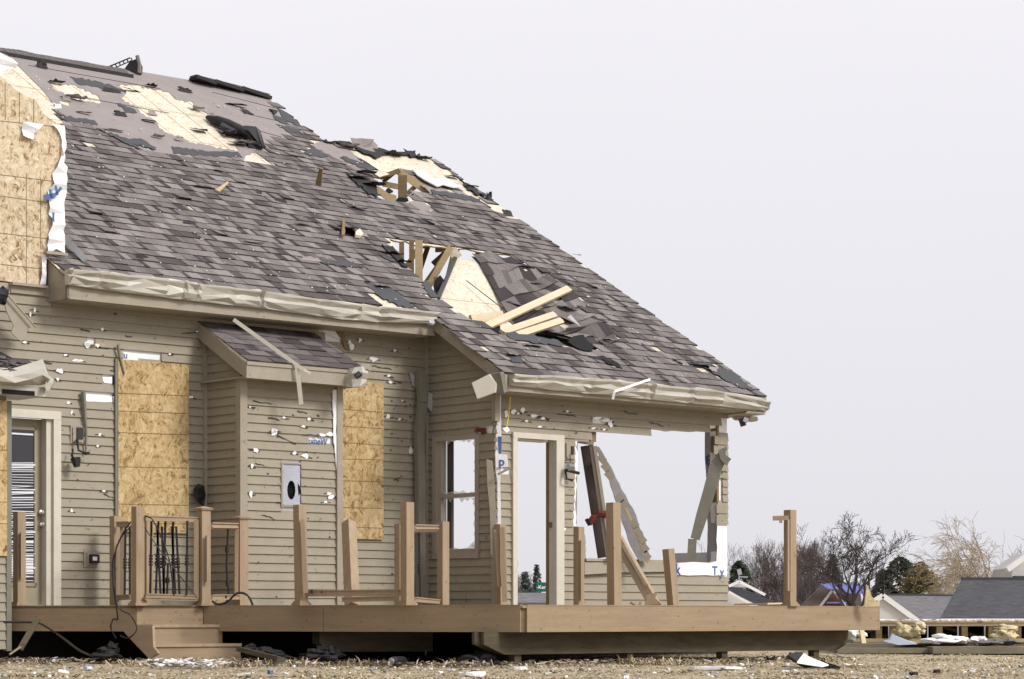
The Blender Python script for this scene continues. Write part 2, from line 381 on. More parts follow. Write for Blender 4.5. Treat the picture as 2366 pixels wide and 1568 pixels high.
def pF(pts, b): return [(loc(FP(x, y, b))[0], FP(x, y, b).z) for x, y in pts]
def pS(pts, a): return [(loc(SP(x, y, a))[1], SP(x, y, a).z) for x, y in pts]
BB, A_P, B_P = .705, 5.76, 1.34
bayL, bayR = aF(555, BB), aF(785, BB); A_B = 2.39
# torn-off strips where the siding is gone (px polygons on the main wall)
gone_main = [[(190, 912), (268, 915), (268, 931), (196, 928)], [(235, 870), (268, 870), (268, 887), (238, 884)],
             [(285, 812), (372, 818), (372, 836), (285, 830)], [(200, 788), (216, 784), (222, 796), (205, 798)],
             [(735, 742), (790, 752), (800, 800), (770, 800), (735, 765)]]
def build_walls():
    # main wall
    mb = MB(); eave_t = 4.19
    outer = [(-1.6, ZD-.1), (A_P, ZD-.1), (A_P, eave_t), (.2, eave_t), (-1.6, 4.06)]
    door = pF([(14, 954), (136, 960), (136, 1405), (14, 1405)], 0)
    shingle_clip = [(2.3, 3.9), (4.1, 3.9), (4.1, 3.2), (2.3, 3.2)]
    siding(mb, fF(0), ZD-.1, outer, [door]+[pF(g, 0) for g in gone_main], rng)
    mb.build('siding', 'siding', house)
    sh = MB(); sh.slab([[w(s, -.012, z) for s, z in outer], [w(s, -.012, z) for s, z in pF([(20, 958), (134, 964), (134, 1402), (20, 1402)], 0)]], NW*-.1)
    sh.build('house_wrap', 'wrap', house)
    # foundation below
    mb = MB(); boxL(mb, -4, A_P, -.3, -.02, -.3, ZD-.08); boxL(mb, A_P, 9.9, 1.1, 1.3, -.3, ZD-.08); boxL(mb, A_P, 5.9, 0, 1.1, -.3, ZD-.08); boxL(mb, bayL+.02, bayR-.02, 0, BB-.03, -.2, ZD-.08)
    mb.build('foundation_wall', 'foundation', house)
    # bay (chimney box) : front, left side
    mb = MB(); o = [(bayL, ZD-.1), (bayR, ZD-.1), (bayR, 3.45), (bayL, 3.45)]
    vent = pF([(650, 1070), (694, 1070), (694, 1172), (650, 1172)], BB)
    gb = [pF([(712, 1014), (768, 1014), (768, 1031), (712, 1030)], BB)]
    siding(mb, fF(BB), ZD-.1, o, [vent]+gb, rng); mb.build('siding', 'siding', house)
    mb = MB(); mb.slab([[w(s, BB-.012, z) for s, z in o], [w(s, BB-.012, z) for s, z in pF([(660, 1085), (690, 1085), (690, 1160), (660, 1160)], BB)]], NW*-.05)
    boxL(mb, bayR-.06, bayR-.005, 0, BB-.06, ZD, 3.45); boxL(mb, bayL+.012, bayL+.06, 0, BB-.06, ZD, 3.45)
    mb.build('house_wrap', 'wrap', house)
    mb = MB(); siding(mb, fS(bayL), ZD-.1, [(0, ZD-.1), (BB, ZD-.1), (BB, 3.4), (0, 3.95)], [], rng); mb.build('siding', 'siding', house)
    # porch side wall with the window
    mb = MB(); roofz = lambda b: ZE+SL*(BE-b)-.16
    o = [(0, ZD-.1), (B_P, ZD-.1), (B_P, roofz(B_P)), (0, roofz(0))]
    wh = pS([(1005, 1008), (1106, 1000), (1106, 1290), (1005, 1288)], A_P)
    wi = pS([(1016, 1016), (1104, 1010), (1104, 1278), (1016, 1276)], A_P)
    torn = pS([(1100, 988), (1140, 984), (1140, 1001), (1104, 1002)], A_P)
    siding(mb, fS(A_P), ZD-.1, o, [wh, torn], rng); mb.build('siding', 'siding', house)
    mb = MB(); mb.slab([[w(A_P+.012, s, z) for s, z in o], [w(A_P+.012, s, z) for s, z in wi]], U*.1); mb.build('house_wrap', 'wrap', house)
    # right room front wall
    aR = aF(1681, B_P)
    top = ZE-.12
    a0 = A_P
    out_ = [(a0, ZD-.1), (aR, ZD-.1), (aR, top), (a0, top)]
    dh = pF([(1181, 1005), (1298, 1012), (1298, 1402), (1181, 1402)], B_P); di = pF([(1190, 1014), (1288, 1016), (1288, 1402), (1190, 1402)], B_P)
    big = [(1328, 1012), (1366, 1020), (1366, 992), (1480, 997), (1606, 1004), (1657, 990), (1657, 1150), (1657, 1310), (1560, 1308), (1555, 1296), (1352, 1290), (1351, 1228), (1322, 1226), (1326, 1150)]
    gone = [[(1346, 1300), (1365, 1292), (1560, 1298), (1560, 1328), (1690, 1328), (1690, 1170), (1672, 1170), (1630, 1290)], [(1366, 966), (1412, 972), (1400, 984), (1370, 980)],
            [(1640, 975), (1690, 975), (1690, 1006), (1640, 1006)], [(1640, 1090), (1668, 1090), (1668, 1164), (1640, 1164)], [(1144, 1075), (1180, 1078), (1180, 1100), (1144, 1098)]]
    gone[0] = [(1560, 1298), (1690, 1298), (1690, 1328), (1560, 1328)]
    gone.append([(1640, 1218), (1690, 1218), (1690, 1300), (1640, 1300)])
    mb = MB(); siding(mb, fF(B_P), ZD-.1, out_, [dh, pF(big, B_P)]+[pF(g, B_P) for g in gone], rng); mb.build('siding', 'siding', house)
    bigi = [(1336, 1018), (1362, 1020), (1370, 985), (1480, 991), (1606, 997), (1656, 988), (1657, 1150), (1657, 1290), (1650, 1306), (1560, 1300), (1352, 1296), (1350, 1236), (1332, 1222), (1332, 1150)]
    mb = MB(); mb.slab([[w(s, B_P-.012, z) for s, z in out_], [w(s, B_P-.012, z) for s, z in di], [w(s, B_P-.012, z) for s, z in pF(rough(bigi, 2.5, 14, rng), B_P)]], NW*-.1)
    mb.build('house_wrap', 'wrap', house)
    # end of the right wall: torn edge returning inwards
    mb = MB(); boxL(mb, aR-.14, aR-.004, B_P-.9, B_P-.112, ZD-.1, ZD+.75)
    boxL(mb, aR-.02, aR-.004, B_P-.35, B_P-.112, ZD+.75, top)
    mb.build('end_wall', 'wrap', house)
    # floor of the room and black panel added as the dark interior behind the left door
    mb = MB(); boxL(mb, A_P+.02, aR-.01, -3, B_P-.13, ZD-.16, ZD-.06); mb.build('floor', 'wood_dark', house)
    mb = MB(); boxL(mb, -1.6, .1, -.9, -.8, 0, 3.2); mb.build('black_interior_panel', 'dark', house)
    return aR, top
aR, topR = build_walls()

# second-storey sheathed wall on the left
def build_upper_wall():
    r = random.Random(5); b = 0
    P = [(-160, 100), (0, 182), (22, 196), (30, 205), (48, 214), (60, 222), (85, 232), (100, 262), (128, 282), (141, 288), (146, 296), (146, 585), (103, 588), (100, 660), (-160, 628)]
    mb = MB(); mb.slab([[FP(x, y, b) for x, y in P]], NW*-.03)
    # printed nailing lines
    for (x0, y0, x1, y1) in ((-160, 262, 146, 294), (0, 403, 120, 418), (0, 452, 112, 468), (0, 538, 118, 552), (0, 610, 100, 621)):
        mb.beam(FP(x0, y0, .0015), FP(x1, y1, .0015), .003, .007, NW, 1)
    for (x0, y0, x1, y1) in ((12, 190, 12, 276), (45, 214, 45, 282), (78, 228, 78, 284), (61, 400, 61, 655), (94, 410, 94, 575)):
        mb.beam(FP(x0, y0, .0018), FP(x1, y1, .0018), .003, .006, NW, 1)
    up = mb.build('sheathing', ['osb_wall', 'wood_dark'], house)
    mb = MB()
    for Q in ([(110, 440), (122, 425), (120, 400), (134, 370), (148, 340), (150, 400), (153, 440), (148, 480), (146, 585), (128, 575), (104, 590), (112, 540), (118, 520), (112, 480)],
              [(48, 283), (98, 288), (86, 300), (74, 322), (50, 314)], [(118, 285), (148, 290), (150, 330), (146, 372), (140, 340), (138, 310)], [(123, 242), (138, 240), (140, 250), (130, 256), (122, 252)],
              [(-8, 120), (10, 128), (38, 148), (36, 158), (14, 160), (4, 172), (-10, 176)], [(96, 590), (104, 590), (104, 657), (92, 657)]):
        for k in range(1): mb.slab([[FP(x, y, .012)+NW*r.uniform(0, .05) for x, y in rough(Q, 2.5, 12, r)]], NW*-.004)
    up2 = mb.build('torn_wrap', 'wrap', house)
    mb = MB()
    for Q in ([(100, 450), (128, 445), (140, 430), (144, 436), (124, 458), (106, 462)], [(126, 428), (131, 428), (136, 450), (130, 452)], [(121, 490), (126, 490), (126, 512), (121, 512)], [(112, 438), (118, 436), (122, 456), (116, 458)]):
        mb.slab([[FP(x, y, .075) for x, y in Q]], NW*-.003)
    mb.build('printed_lettering', 'blue_ink', up2)
    mb = MB(); prect(mb, 20, 657, 102, 663, 0, 0, .09); prect(mb, 22, 663, 100, 680, 0, 0, .035); prect(mb, 99, 584, 147, 590, .05, 0, .09)
    mb.build('ledge_trim', 'trim', house)
build_upper_wall()

# ------------------------------------------------------------------ roof
AM, TM, TW, AR2 = 8.07, 8.49, 7.0, 10.23
HOLE_A = [(876, 409), (913, 398), (930, 391), (995, 446), (955, 446), (960, 458), (941, 466), (921, 470), (904, 464), (874, 460), (868, 436)]
HOLE_B = [(899, 551), (949, 562), (985, 566), (1019, 570), (1053, 575), (1089, 577), (1114, 583), (1150, 586), (1185, 590), (1237, 617), (1275, 640), (1320, 668), (1348, 703), (1364, 722), (1412, 751), (1428, 790), (1390, 800), (1370, 815), (1339, 812),
          (1307, 799), (1269, 788), (1205, 778), (1142, 770), (1110, 747), (1060, 722), (1010, 690), (981, 658), (950, 630), (930, 611), (920, 580)]
HOLE_C = [(788, 524), (800, 520), (836, 540), (838, 556), (800, 554), (786, 552)]
HOLES = [HOLE_A, HOLE_B, HOLE_C]
OSB = [[(116, 193), (170, 196), (226, 222), (234, 238), (180, 232), (128, 208)],
       [(270, 196), (300, 195), (384, 212), (410, 230), (447, 238), (445, 252), (478, 262), (490, 280), (500, 300), (540, 318), (552, 348), (520, 345), (440, 330), (380, 305), (355, 280), (325, 262), (318, 250), (280, 228), (292, 216)],
       [(567, 360), (584, 352), (628, 378), (620, 386), (590, 384), (560, 372)], [(135, 232), (160, 238), (160, 246), (140, 240)],
       [(838, 672), (870, 676), (945, 720), (905, 722), (880, 712)], [(-40, 80), (38, 150), (60, 172), (100, 208), (132, 262), (146, 296), (100, 300), (-40, 300)],
       [(801, 347), (830, 352), (870, 345), (930, 362), (1000, 366), (1022, 386), (1060, 412), (1108, 452), (1120, 468), (1096, 468), (1060, 436), (1000, 410), (955, 400), (930, 391), (913, 396), (879, 405), (868, 390), (845, 372), (815, 360)],
       [(1120, 466), (1145, 472), (1206, 520), (1190, 516), (1166, 500), (1140, 490)]]
FELT = [[(-60, 60), (0, 112), (612, 216), (640, 250), (655, 285), (662, 320), (632, 318), (622, 345), (560, 362), (548, 362), (487, 364), (391, 359), (336, 344), (268, 316), (246, 305), (218, 290), (148, 285), (140, 262), (100, 210), (60, 170), (0, 112)],
        [(717, 335), (745, 326), (801, 345), (840, 375), (870, 400), (835, 388), (786, 372), (765, 360)], [(948, 398), (972, 418), (1060, 450), (1108, 468), (1060, 462), (1000, 446), (993, 446), (940, 402)],
        [(944, 466), (975, 462), (1005, 485), (975, 494), (955, 480)]]
TAR = [[(160, 178), (226, 190), (292, 210), (290, 216), (240, 206), (180, 196)], [(148, 268), (218, 280), (226, 290), (148, 280)], [(274, 318), (330, 324), (360, 342), (300, 336)], [(395, 340), (480, 352), (548, 352), (560, 366), (480, 362), (400, 356)],
       [(270, 240), (300, 250), (316, 262), (290, 262)], [(630, 268), (654, 272), (668, 290), (640, 280)], [(636, 288), (690, 300), (700, 312), (660, 304)], [(640, 252), (655, 258), (690, 285), (700, 298), (660, 280)],
       [(785, 366), (800, 364), (845, 380), (868, 392), (850, 396), (800, 376)], [(994, 440), (1030, 444), (1108, 462), (1110, 470), (1050, 460), (1000, 450)], [(840, 655), (900, 668), (960, 712), (940, 716), (880, 690)], [(700, 355), (722, 342), (760, 362), (740, 366)],
       [(732, 598), (800, 604), (850, 622), (800, 620), (740, 608)], [(820, 340), (822, 342), (824, 344)], [(972, 660), (985, 650), (1010, 690), (995, 690)], [(1160, 768), (1220, 776), (1290, 790), (1310, 802), (1250, 796), (1180, 786)],
       [(1170, 820), (1200, 824), (1215, 842), (1180, 838)], [(1595, 838), (1640, 842), (1700, 868), (1740, 905), (1700, 895), (1640, 860)], [(1390, 782), (1440, 784), (1450, 792), (1400, 792)], [(140, 560), (140, 561), (141, 560)],
       [(275, 322), (330, 330), (360, 348), (300, 336)], [(220, 300), (290, 322), (330, 350), (300, 340)], [(870, 588), (905, 600), (925, 612), (900, 606)]]
BARE = OSB+FELT+TAR
def build_roof():
    r = random.Random(11)
    outer = [(.282, 1.34), (5.57, 1.34), (5.57, 0), (AR2, 0), (AR2, TW), (AM, TW), (AM, TM), (-3, TM), (-3, 1.76), (.282, 1.76)]
    # deck sheet
    mb = MB()
    hl = [[rat(RC(x, y)) for x, y in rough(h, 3, 12, r)] for h in HOLES]
    mb.slab([[rp(a, t) for a, t in outer]]+[[rp(a, t) for a, t in h] for h in hl], RN*-.02, 0, 1)
    # sheathing joints on the bare sheets
    for t in [1.9+1.046*i for i in range(7)]: mb.beam(rp(-2.5, t, .0012), rp(min(AM if t > TW else AR2-.03, 9.99), t, .0012), .002, .008, RN, 1) if not 2 < t < 5.6 else None
    for k in range(28):
        a = -2+.405*k
        if a > 7.95: break
        mb.beam(rp(a, 5.3, .0016), rp(a, TM-.05, .0016), .002, .006, RN, 1)
    roof = mb.build('roof', ['osb_roof', 'wood_dark'], house)
    # underlayment
    mb = MB(); holes_px = HOLES+OSB[:4]
    f0 = FELT[0][1:-1]
    fo = [(0, 111), (612, 215), (640, 250), (700, 300), (700, 330), (640, 345), (632, 400), (560, 400), (487, 380), (391, 376), (336, 360), (268, 330), (246, 320), (218, 300), (148, 296), (140, 262), (130, 250), (100, 210), (60, 170)]
    hs = [rough(OSB[0], 2.6, 6, r), rough(OSB[1], 3, 6, r), rough(OSB[2], 2.6, 6, r), OSB[3]]
    mb.slab([[RC(x, y, .008) for x, y in fo]]+[[RC(x, y, .008) for x, y in h] for h in hs], RN*-.005)
    for P in FELT[1:]+[[(600, 600), (601, 600), (600, 601)]]: mb.slab([[RC(x, y, .008) for x, y in rough(P, 2.6, 7, r)]], RN*-.005)
    # lap lines of the felt
    for (x0, y0, x1, y1) in ((65, 152, 370, 206), (160, 202, 0, 0), (165, 222, 390, 262), (490, 214, 640, 252), (560, 262, 640, 280), (550, 290, 650, 318)):
        if x1: mb.beam(RC(x0, y0, .011), RC(x1, y1, .011), .004, .012, RN, 1)
    mb.build('underlayment', ['felt', 'felt_black'], roof)
    mb = MB()
    for k, P in enumerate(TAR):
        if abs(P[0][0]-P[1][0])+abs(P[0][1]-P[1][1]) > 4: mb.slab([[RC(x, y, .015+.0006*k) for x, y in rough(P, 2.6, 7, r)]], RN*-.006)
    mb.build('exposed_asphalt_strip', 'tar', roof)
    # shingles
    palette = [(.200, .179, .170), (.248, .225, .214), (.158, .140, .135), (.100, .085, .084), (.226, .204, .194), (.180, .162, .154), (.072, .060, .062), (.272, .249, .238)]
    mb = MB(); dt = .165; courses = int(TM/dt)
    bnd = [rough(P, 2, 10, r) for P in BARE]
    for j in range(courses):
        t = j*dt-.02; a = -1.2+r.uniform(0, .2); base = .012
        while a < AR2:
            wd = r.choice((.06, .08, .12, .15, .18, .21))*r.uniform(.85, 1.15); am = a+wd/2; a1 = a+wd
            if t < 1.3 and am < 5.50: a = a1; continue
            if am > AR2+.02 or (t > TW-.1 and am > AM+.0): break
            if t < 1.72 and am < .3: a = a1; continue
            a1c = min(a1, AR2+.015)
            x, y = pix(rp(am, t+dt*.5))
            ok = not any(inpoly(x, y, h) for h in HOLES) and not any(inpoly(x, y, h) for h in bnd) and x > 90
            if ok and r.random() > .006:
                c = r.choice((palette[3], palette[6], palette[2], palette[5])) if wd < .1 else r.choice((palette[0], palette[1], palette[4], palette[5], palette[2], palette[7], palette[0], palette[3])); f = r.uniform(.88, 1.12); c = tuple(q*f for q in c)
                hh = base+.004+r.uniform(0, .004)+(.006 if r.random() < .4 else 0); lf = 0
                if r.random() < .010: lf = r.uniform(.01, .035)
                tt = t+dt*1.3; jt = r.uniform(-.004, .004)
                p = [rp(a, t+jt, hh+lf), rp(a1c, t+jt, hh+lf*r.uniform(.3, 1)), rp(a1c, tt, .007), rp(a, tt, .007)]
                q = [rp(a, t+jt, .002+lf), rp(a1c, t+jt, .002+lf)]
                mb.face(p, 0, c); mb.face([q[0], q[1], p[1], p[0]], 0, tuple(k*.3 for k in c))  # butt edge darkened in its colour, painting the shadow line under each tab
                mb.face([rp(a, t+jt, .002), p[0], p[3]], 0, c); mb.face([p[1], rp(a1c, t+jt, .002), p[2]], 0, c)
                if lf: mb.face([rp(a, t+jt, .003+lf-.004), rp(a, tt, .004), rp(a1c, tt, .004), rp(a1c, t+jt, .003+lf-.004)], 0, (.02, .02, .02))
            a = a1
    mb.build('shingles', 'shingle', roof, fixn=False)
    # torn black flaps of felt and shingle
    mb = MB()
    FL = [(165, 228, .5, .2, .12), (355, 268, .3, .15, .05), (448, 252, .25, .18, .1), (455, 300, .35, .25, .08), (505, 290, .5, .35, .16), (530, 310, .55, .4, .16), (560, 330, .6, .35, .12), (590, 345, .5, .2, .1), (540, 243, .45, .15, .06), (575, 265, .3, .25, .03),
          (98, 160, .25, .15, .12), (345, 200, .3, .14, .1), (300, 208, .6, .12, .03), (260, 215, .5, .14, .05), (125, 192, .3, .14, .1), (155, 235, .2, .12, .08), (280, 270, .35, .14, .06), (360, 318, .3, .1, .08), (418, 328, .25, .1, .08), (340, 280, .4, .14, .05),
          (430, 215, .4, .14, .06), (540, 332, .35, .2, .08), (800, 340, .5, .2, .14), (840, 350, .5, .22, .2), (860, 352, .6, .22, .16), (905, 358, .5, .2, .12), (950, 362, .5, .15, .1), (975, 368, .3, .15, .1), (820, 410, .5, .3, .14), (850, 428, .6, .3, .16),
          (835, 400, .5, .2, .1), (1040, 408, .35, .2, .06), (1085, 430, .4, .2, .08), (1133, 466, .2, .2, .14), (1175, 500, .4, .15, .08), (900, 585, .5, .2, .08), (925, 605, .45, .2, .1), (838, 548, .3, .12, .06), (600, 450, .2, .1, .05), (465, 432, .6, .14, .05), (580, 562, .5, .1, .04),
          (820, 482, .4, .12, .05), (720, 605, .6, .1, .04), (1610, 842, .6, .2, .05), (1660, 862, .8, .2, .05), (1405, 785, .5, .12, .04), (1180, 820, .5, .15, .06), (1225, 800, .5, .12, .05), (1385, 835, .5, .1, .03), (880, 662, .4, .15, .06), (190, 262, .3, .1, .05), (260, 302, .4, .1, .04),
          (235, 415, .3, .1, .04), (500, 395, .3, .1, .03), (650, 470, .3, .1, .04), (1240, 555, .3, .1, .04), (1330, 590, .3, .1, .04), (1100, 540, .4, .1, .04), (700, 520, .4, .1, .03), (440, 520, .3, .1, .03), (330, 600, .3, .1, .03), (1500, 800, .4, .1, .04)]
    for (x, y, wd, ln, lf) in FL:
        flap(mb, RC(x, y, .015), U+NW*r.uniform(-.3, .3), -NW*.86+Z*.5 if r.random() < .4 else NW*.86-Z*.5, RN, wd*r.uniform(.5, .85), ln*.6, lf*.7, r, r.choice((0, 0, 1, 1)))
    for Pq in ([(745, 328), (790, 331), (812, 336), (850, 344), (885, 350), (930, 355), (990, 366), (985, 370), (930, 362), (890, 360), (868, 370), (845, 360), (820, 345), (780, 335)],
               [(796, 402), (812, 402), (832, 412), (862, 424), (873, 440), (868, 462), (845, 447), (822, 428)], [(1060, 418), (1100, 440), (1130, 462), (1118, 460), (1080, 442)], [(880, 570), (905, 574), (925, 600), (940, 622), (925, 618), (900, 590)], [(620, 256), (640, 262), (632, 268)]):
        mb.slab([[RC(x, y, .03+r.uniform(0, .02)) for x, y in rough(Pq, 3, 6, r)]], RN*-.02, 0)
    mb.build('torn_flaps', ['felt_black', 'felt'], roof, fixn=False)
    # pale flecks of debris on the roof
    mb = MB()
    for k in range(620):
        a = r.uniform(.3, 10.1); t = r.uniform(0, 8)
        if (t < 1.35 and a < 5.6) or (t > 6.9 and a > 8): continue
        x, y = pix(rp(a, t))
        if any(inpoly(x, y, h) for h in HOLES): continue
        s = r.uniform(.004, .016)*(2.2 if r.random() < .05 else 1); p = rp(a, t, .03); th = r.uniform(0, 3.1); d1 = (U*math.cos(th)+(NW*.86-Z*.5)*math.sin(th)); d2 = RN.cross(d1)
        c = r.choice(((.7, .7, .72), (.6, .52, .38), (.75, .74, .7), (.35, .3, .25)))
        mb.slab([[p-d1*s-d2*s*.5, p+d1*s-d2*s*.4, p+d1*s*.6+d2*s*.5, p-d1*s*.7+d2*s*.4]], RN*.008, 0, c=c)
    o = mb.build('debris_flecks', 'scrap', roof); o['kind'] = 'stuff'
    mb = MB(); pts = [RC(476, 278, .05), RC(496, 292, .09), RC(520, 303, .10), RC(545, 313, .10), RC(572, 327, .09), RC(600, 350, .05)]
    mb.tube(pts, [.03, .075, .085, .075, .08, .03], 7); mb.build('rolled_up_felt', 'felt_black', roof, smooth=True)
    mb = MB(); pts = [RC(556, 318, .14), RC(580, 330, .16), RC(607, 352, .08)]; mb.tube(pts, [.05, .1, .03], 5); mb.tube([RC(508, 304, .1), RC(540, 322, .12)], [.05, .03], 5); mb.build('rolled_up_felt', 'tar', roof)
    # ridge vent and cap
    mb = MB(); prev = None; n = 34
    for k in range(n+1):
        a = 2.9+(5.55-2.9)*k/n; zz = .05+.02*noise.noise(V((a*3, 0, 0))); mb_p = rp(a, TM-.02)
        if prev is not None:
            mb.hexa([prev+NW*.17+Z*-.11, mb_p+NW*.17+Z*-.11, mb_p-NW*.15+Z*-.1, prev-NW*.15-Z*.1, prev+NW*.02+Z*(zz-.01), mb_p+NW*.02+Z*(zz-.01), mb_p-NW*.02+Z*zz, prev-NW*.02+Z*zz], 0)
            mb.beam(prev+NW*.2+Z*-.10, mb_p+NW*.2+Z*-.10, .05, .06, NW, 1)
        prev = mb_p
    mb.build('ridge_cap', ['cap', 'felt_black', 'tar'], roof); mb = MB()
    P1 = [(rp(6.75, TM)+Z*.08), rp(7.1, TM)+Z*.06, rp(7.6, TM)+Z*.03, rp(8.1, TM-.04)+Z*.0]
    for p, q in zip(P1, P1[1:]):
        mb.beam(p, q, .2, .04, NW, 1); mb.beam(p+Z*.035, q+Z*.035, .16, .025, NW, 0); mb.beam(p+NW*.1+Z*.02, q+NW*.12-Z*.02, .03, .05, NW, 1)
    mb.build('ridge_cap', ['cap', 'felt_black', 'tar'], roof)
    # bent-up ridge vent end
    mb = MB(); p0 = RC(318, 172, .05)
    mb.slab([[pr(x, y, p0.y) for x, y in [(284, 163), (325, 174), (327, 150), (319, 134), (300, 141)]]], V((0, .12, 0)))
    mb.tube([pr(317, 128, p0.y-.05), pr(322, 148, p0.y-.05), pr(321, 168, p0.y-.05)], .03, 6, 1)
    mb.tube([pr(248, 155, p0.y), pr(301, 133, p0.y)], .012, 4, 0); mb.tube([pr(262, 158, p0.y), pr(303, 140, p0.y)], .01, 4)
    for k in range(6): mb.tube([pr(258+9*k, 151-3.6*k, p0.y), pr(260+9*k, 158-3.6*k, p0.y)], .01, 4)
    mb.build('bent_ridge_vent', ['black_metal', 'downspout'], roof)
    # back slope of the tall part and its ridge
    mb = MB(); mb.slab([[w(-3, BE-TM-.01, ZE+SL*TM-.03), w(AM, BE-TM-.01, ZE+SL*TM-.03), w(AM, BE-2*TM+2, ZE+SL*2-.03), w(-3, BE-2*TM+2, ZE+SL*2-.03)]], Z*-.05); mb.build('back_slope', 'tar', roof)
    # unseen black sheet added under the tall roof to keep its attic dark
    mb = MB(); mb.slab([[w(-3, -.02, 4.0), w(6.2, -.02, 4.0), w(6.2, -9, 4.0), w(-3, -9, 4.0)]], Z*-.1); mb.build('attic_light_blocker', 'dark', house)
    # soffit, fascia, rakes
    mb = MB()
    def ev(a, b, dz=0): return w(a, b, ZE+SL*(BE-b)+dz)
    z4 = ZE+SL*1.34
    boxL(mb, .282, 5.57, .36, .40, z4-.24, z4-.01)                      # main fascia
    boxL(mb, .3, 5.5, .0, .36, z4-.25, z4-.225)                          # main soffit
    # box return on the left end
    mb.slab([[w(.282, .0, z4-.24), w(.282, .4, z4-.24), w(.282, .4, z4-.0), w(.282, .0, z4+.22)]], U*.03)
    boxL(mb, 5.6, AR2, 1.70, 1.74, ZE-.22, ZE-.01)                       # right fascia
    boxL(mb, 5.6, aR, B_P, 1.70, ZE-.23, ZE-.20)
    # rake along the porch side
    for (s, h0, h1) in ((5.545, -.17, -.012),):
        mb.slab([[w(s, .35, ZE+SL*(BE-.35)+h0), w(s, 1.76, ZE+SL*(BE-1.76)+h0), w(s, 1.76, ZE+SL*(BE-1.76)+h1), w(s, .35, ZE+SL*(BE-.35)+h1)]], U*.03)
    mb.slab([[w(5.575, .0, ZE+SL*(BE-.0)-.15), w(5.575, 1.7, ZE+SL*(BE-1.7)-.15), w(5.76, 1.7, ZE+SL*(BE-1.7)-.15), w(5.76, 0, ZE+SL*(BE)-.15)]], Z*-.015)
    # right outer end of the eave
    mb.slab([[w(AR2-.4, B_P-.3, ZE-.23), w(AR2-.02, B_P-.3, ZE-.23), w(AR2-.02, 1.74, ZE-.23), w(AR2-.4, 1.74, ZE-.23)]], Z*-.02)
    mb.build('fascia', 'trim', house)
    # crumpled gutters
    def gutter(pts, b, name, seed, dep=.1):
        # pts: list of (px, ytop, ymid, ybot); crushed K-style gutter made of folded facets
        rr = random.Random(seed); mb = MB(); rings = []
        def lerp(x, k):
            for p, q in zip(pts, pts[1:]):
                if x <= q[0]: f = (x-p[0])/(q[0]-p[0]); return p[k]+(q[k]-p[k])*f
            return pts[-1][k]
        xs = [pts[0][0]]
        while xs[-1] < pts[-1][0]: xs.append(min(pts[-1][0], xs[-1]+rr.choice((4, 7, 12, 20, 34, 48))*rr.uniform(.7, 1.2)))
        g = lambda A: rr.gauss(0, A)
        for i, x in enumerate(xs):
            yt, ym, yb = lerp(x, 1), lerp(x, 2), lerp(x, 3); yb = ym+(yb-ym)*.72
            a = aF(x, b); zt = zF(x, yt, b); zm = zF(x, ym, b); zb = zF(x, yb, b); dd = dep*rr.uniform(.55, 1.1)
            prof = [(b-.01, zt+.0), (b+dd*.9, zt+.012+g(.006)), (b+dd, zt+.004+g(.005)), (b+dd*.97, zt-.016+g(.004)), (b+dd*.62+g(.014), zt*.45+zm*.55+g(.008)), (b+dd*.85+g(.012), zm+g(.007)), (b+dd*.5+g(.012), zm*.3+zb*.7+g(.006)), (b+dd*.35, zb+g(.003)), (b-.0, zb-.002)]
            rings.append([mb.vert(w(a, pb, pz)) for pb, pz in prof])
        for p, q in zip(rings, rings[1:]):
            for k in range(len(p)-1):
                if rr.random() < .5: mb.idx([p[k], q[k], q[k+1]]); mb.idx([p[k], q[k+1], p[k+1]])
                else: mb.idx([p[k], q[k], p[k+1]]); mb.idx([q[k], q[k+1], p[k+1]])
        mb.idx(rings[0]); mb.idx(rings[-1])
        return mb.build(name, 'gutter', house, smooth=False)
    gutter([(150, 624, 640, 664), (250, 634, 655, 678), (380, 648, 672, 693), (470, 660, 684, 704), (560, 671, 694, 713), (620, 676, 700, 720), (690, 688, 708, 730), (780, 700, 722, 742), (880, 712, 732, 750), (1003, 724, 742, 752)], .42, 'gutter', 3, .12)
    gutter([(1176, 866, 882, 893), (1280, 872, 889, 906), (1400, 880, 900, 918), (1520, 892, 912, 930), (1640, 904, 924, 941), (1720, 917, 936, 948), (1768, 929, 944, 951)], 1.75, 'gutter', 8, .12)
    mb = MB(); mb.tube([FP(990, 744, .53), FP(1002, 748, .56)], .035, 10); mb.build('gutter_outlet', 'steel', house)
    return roof
roof = build_roof()

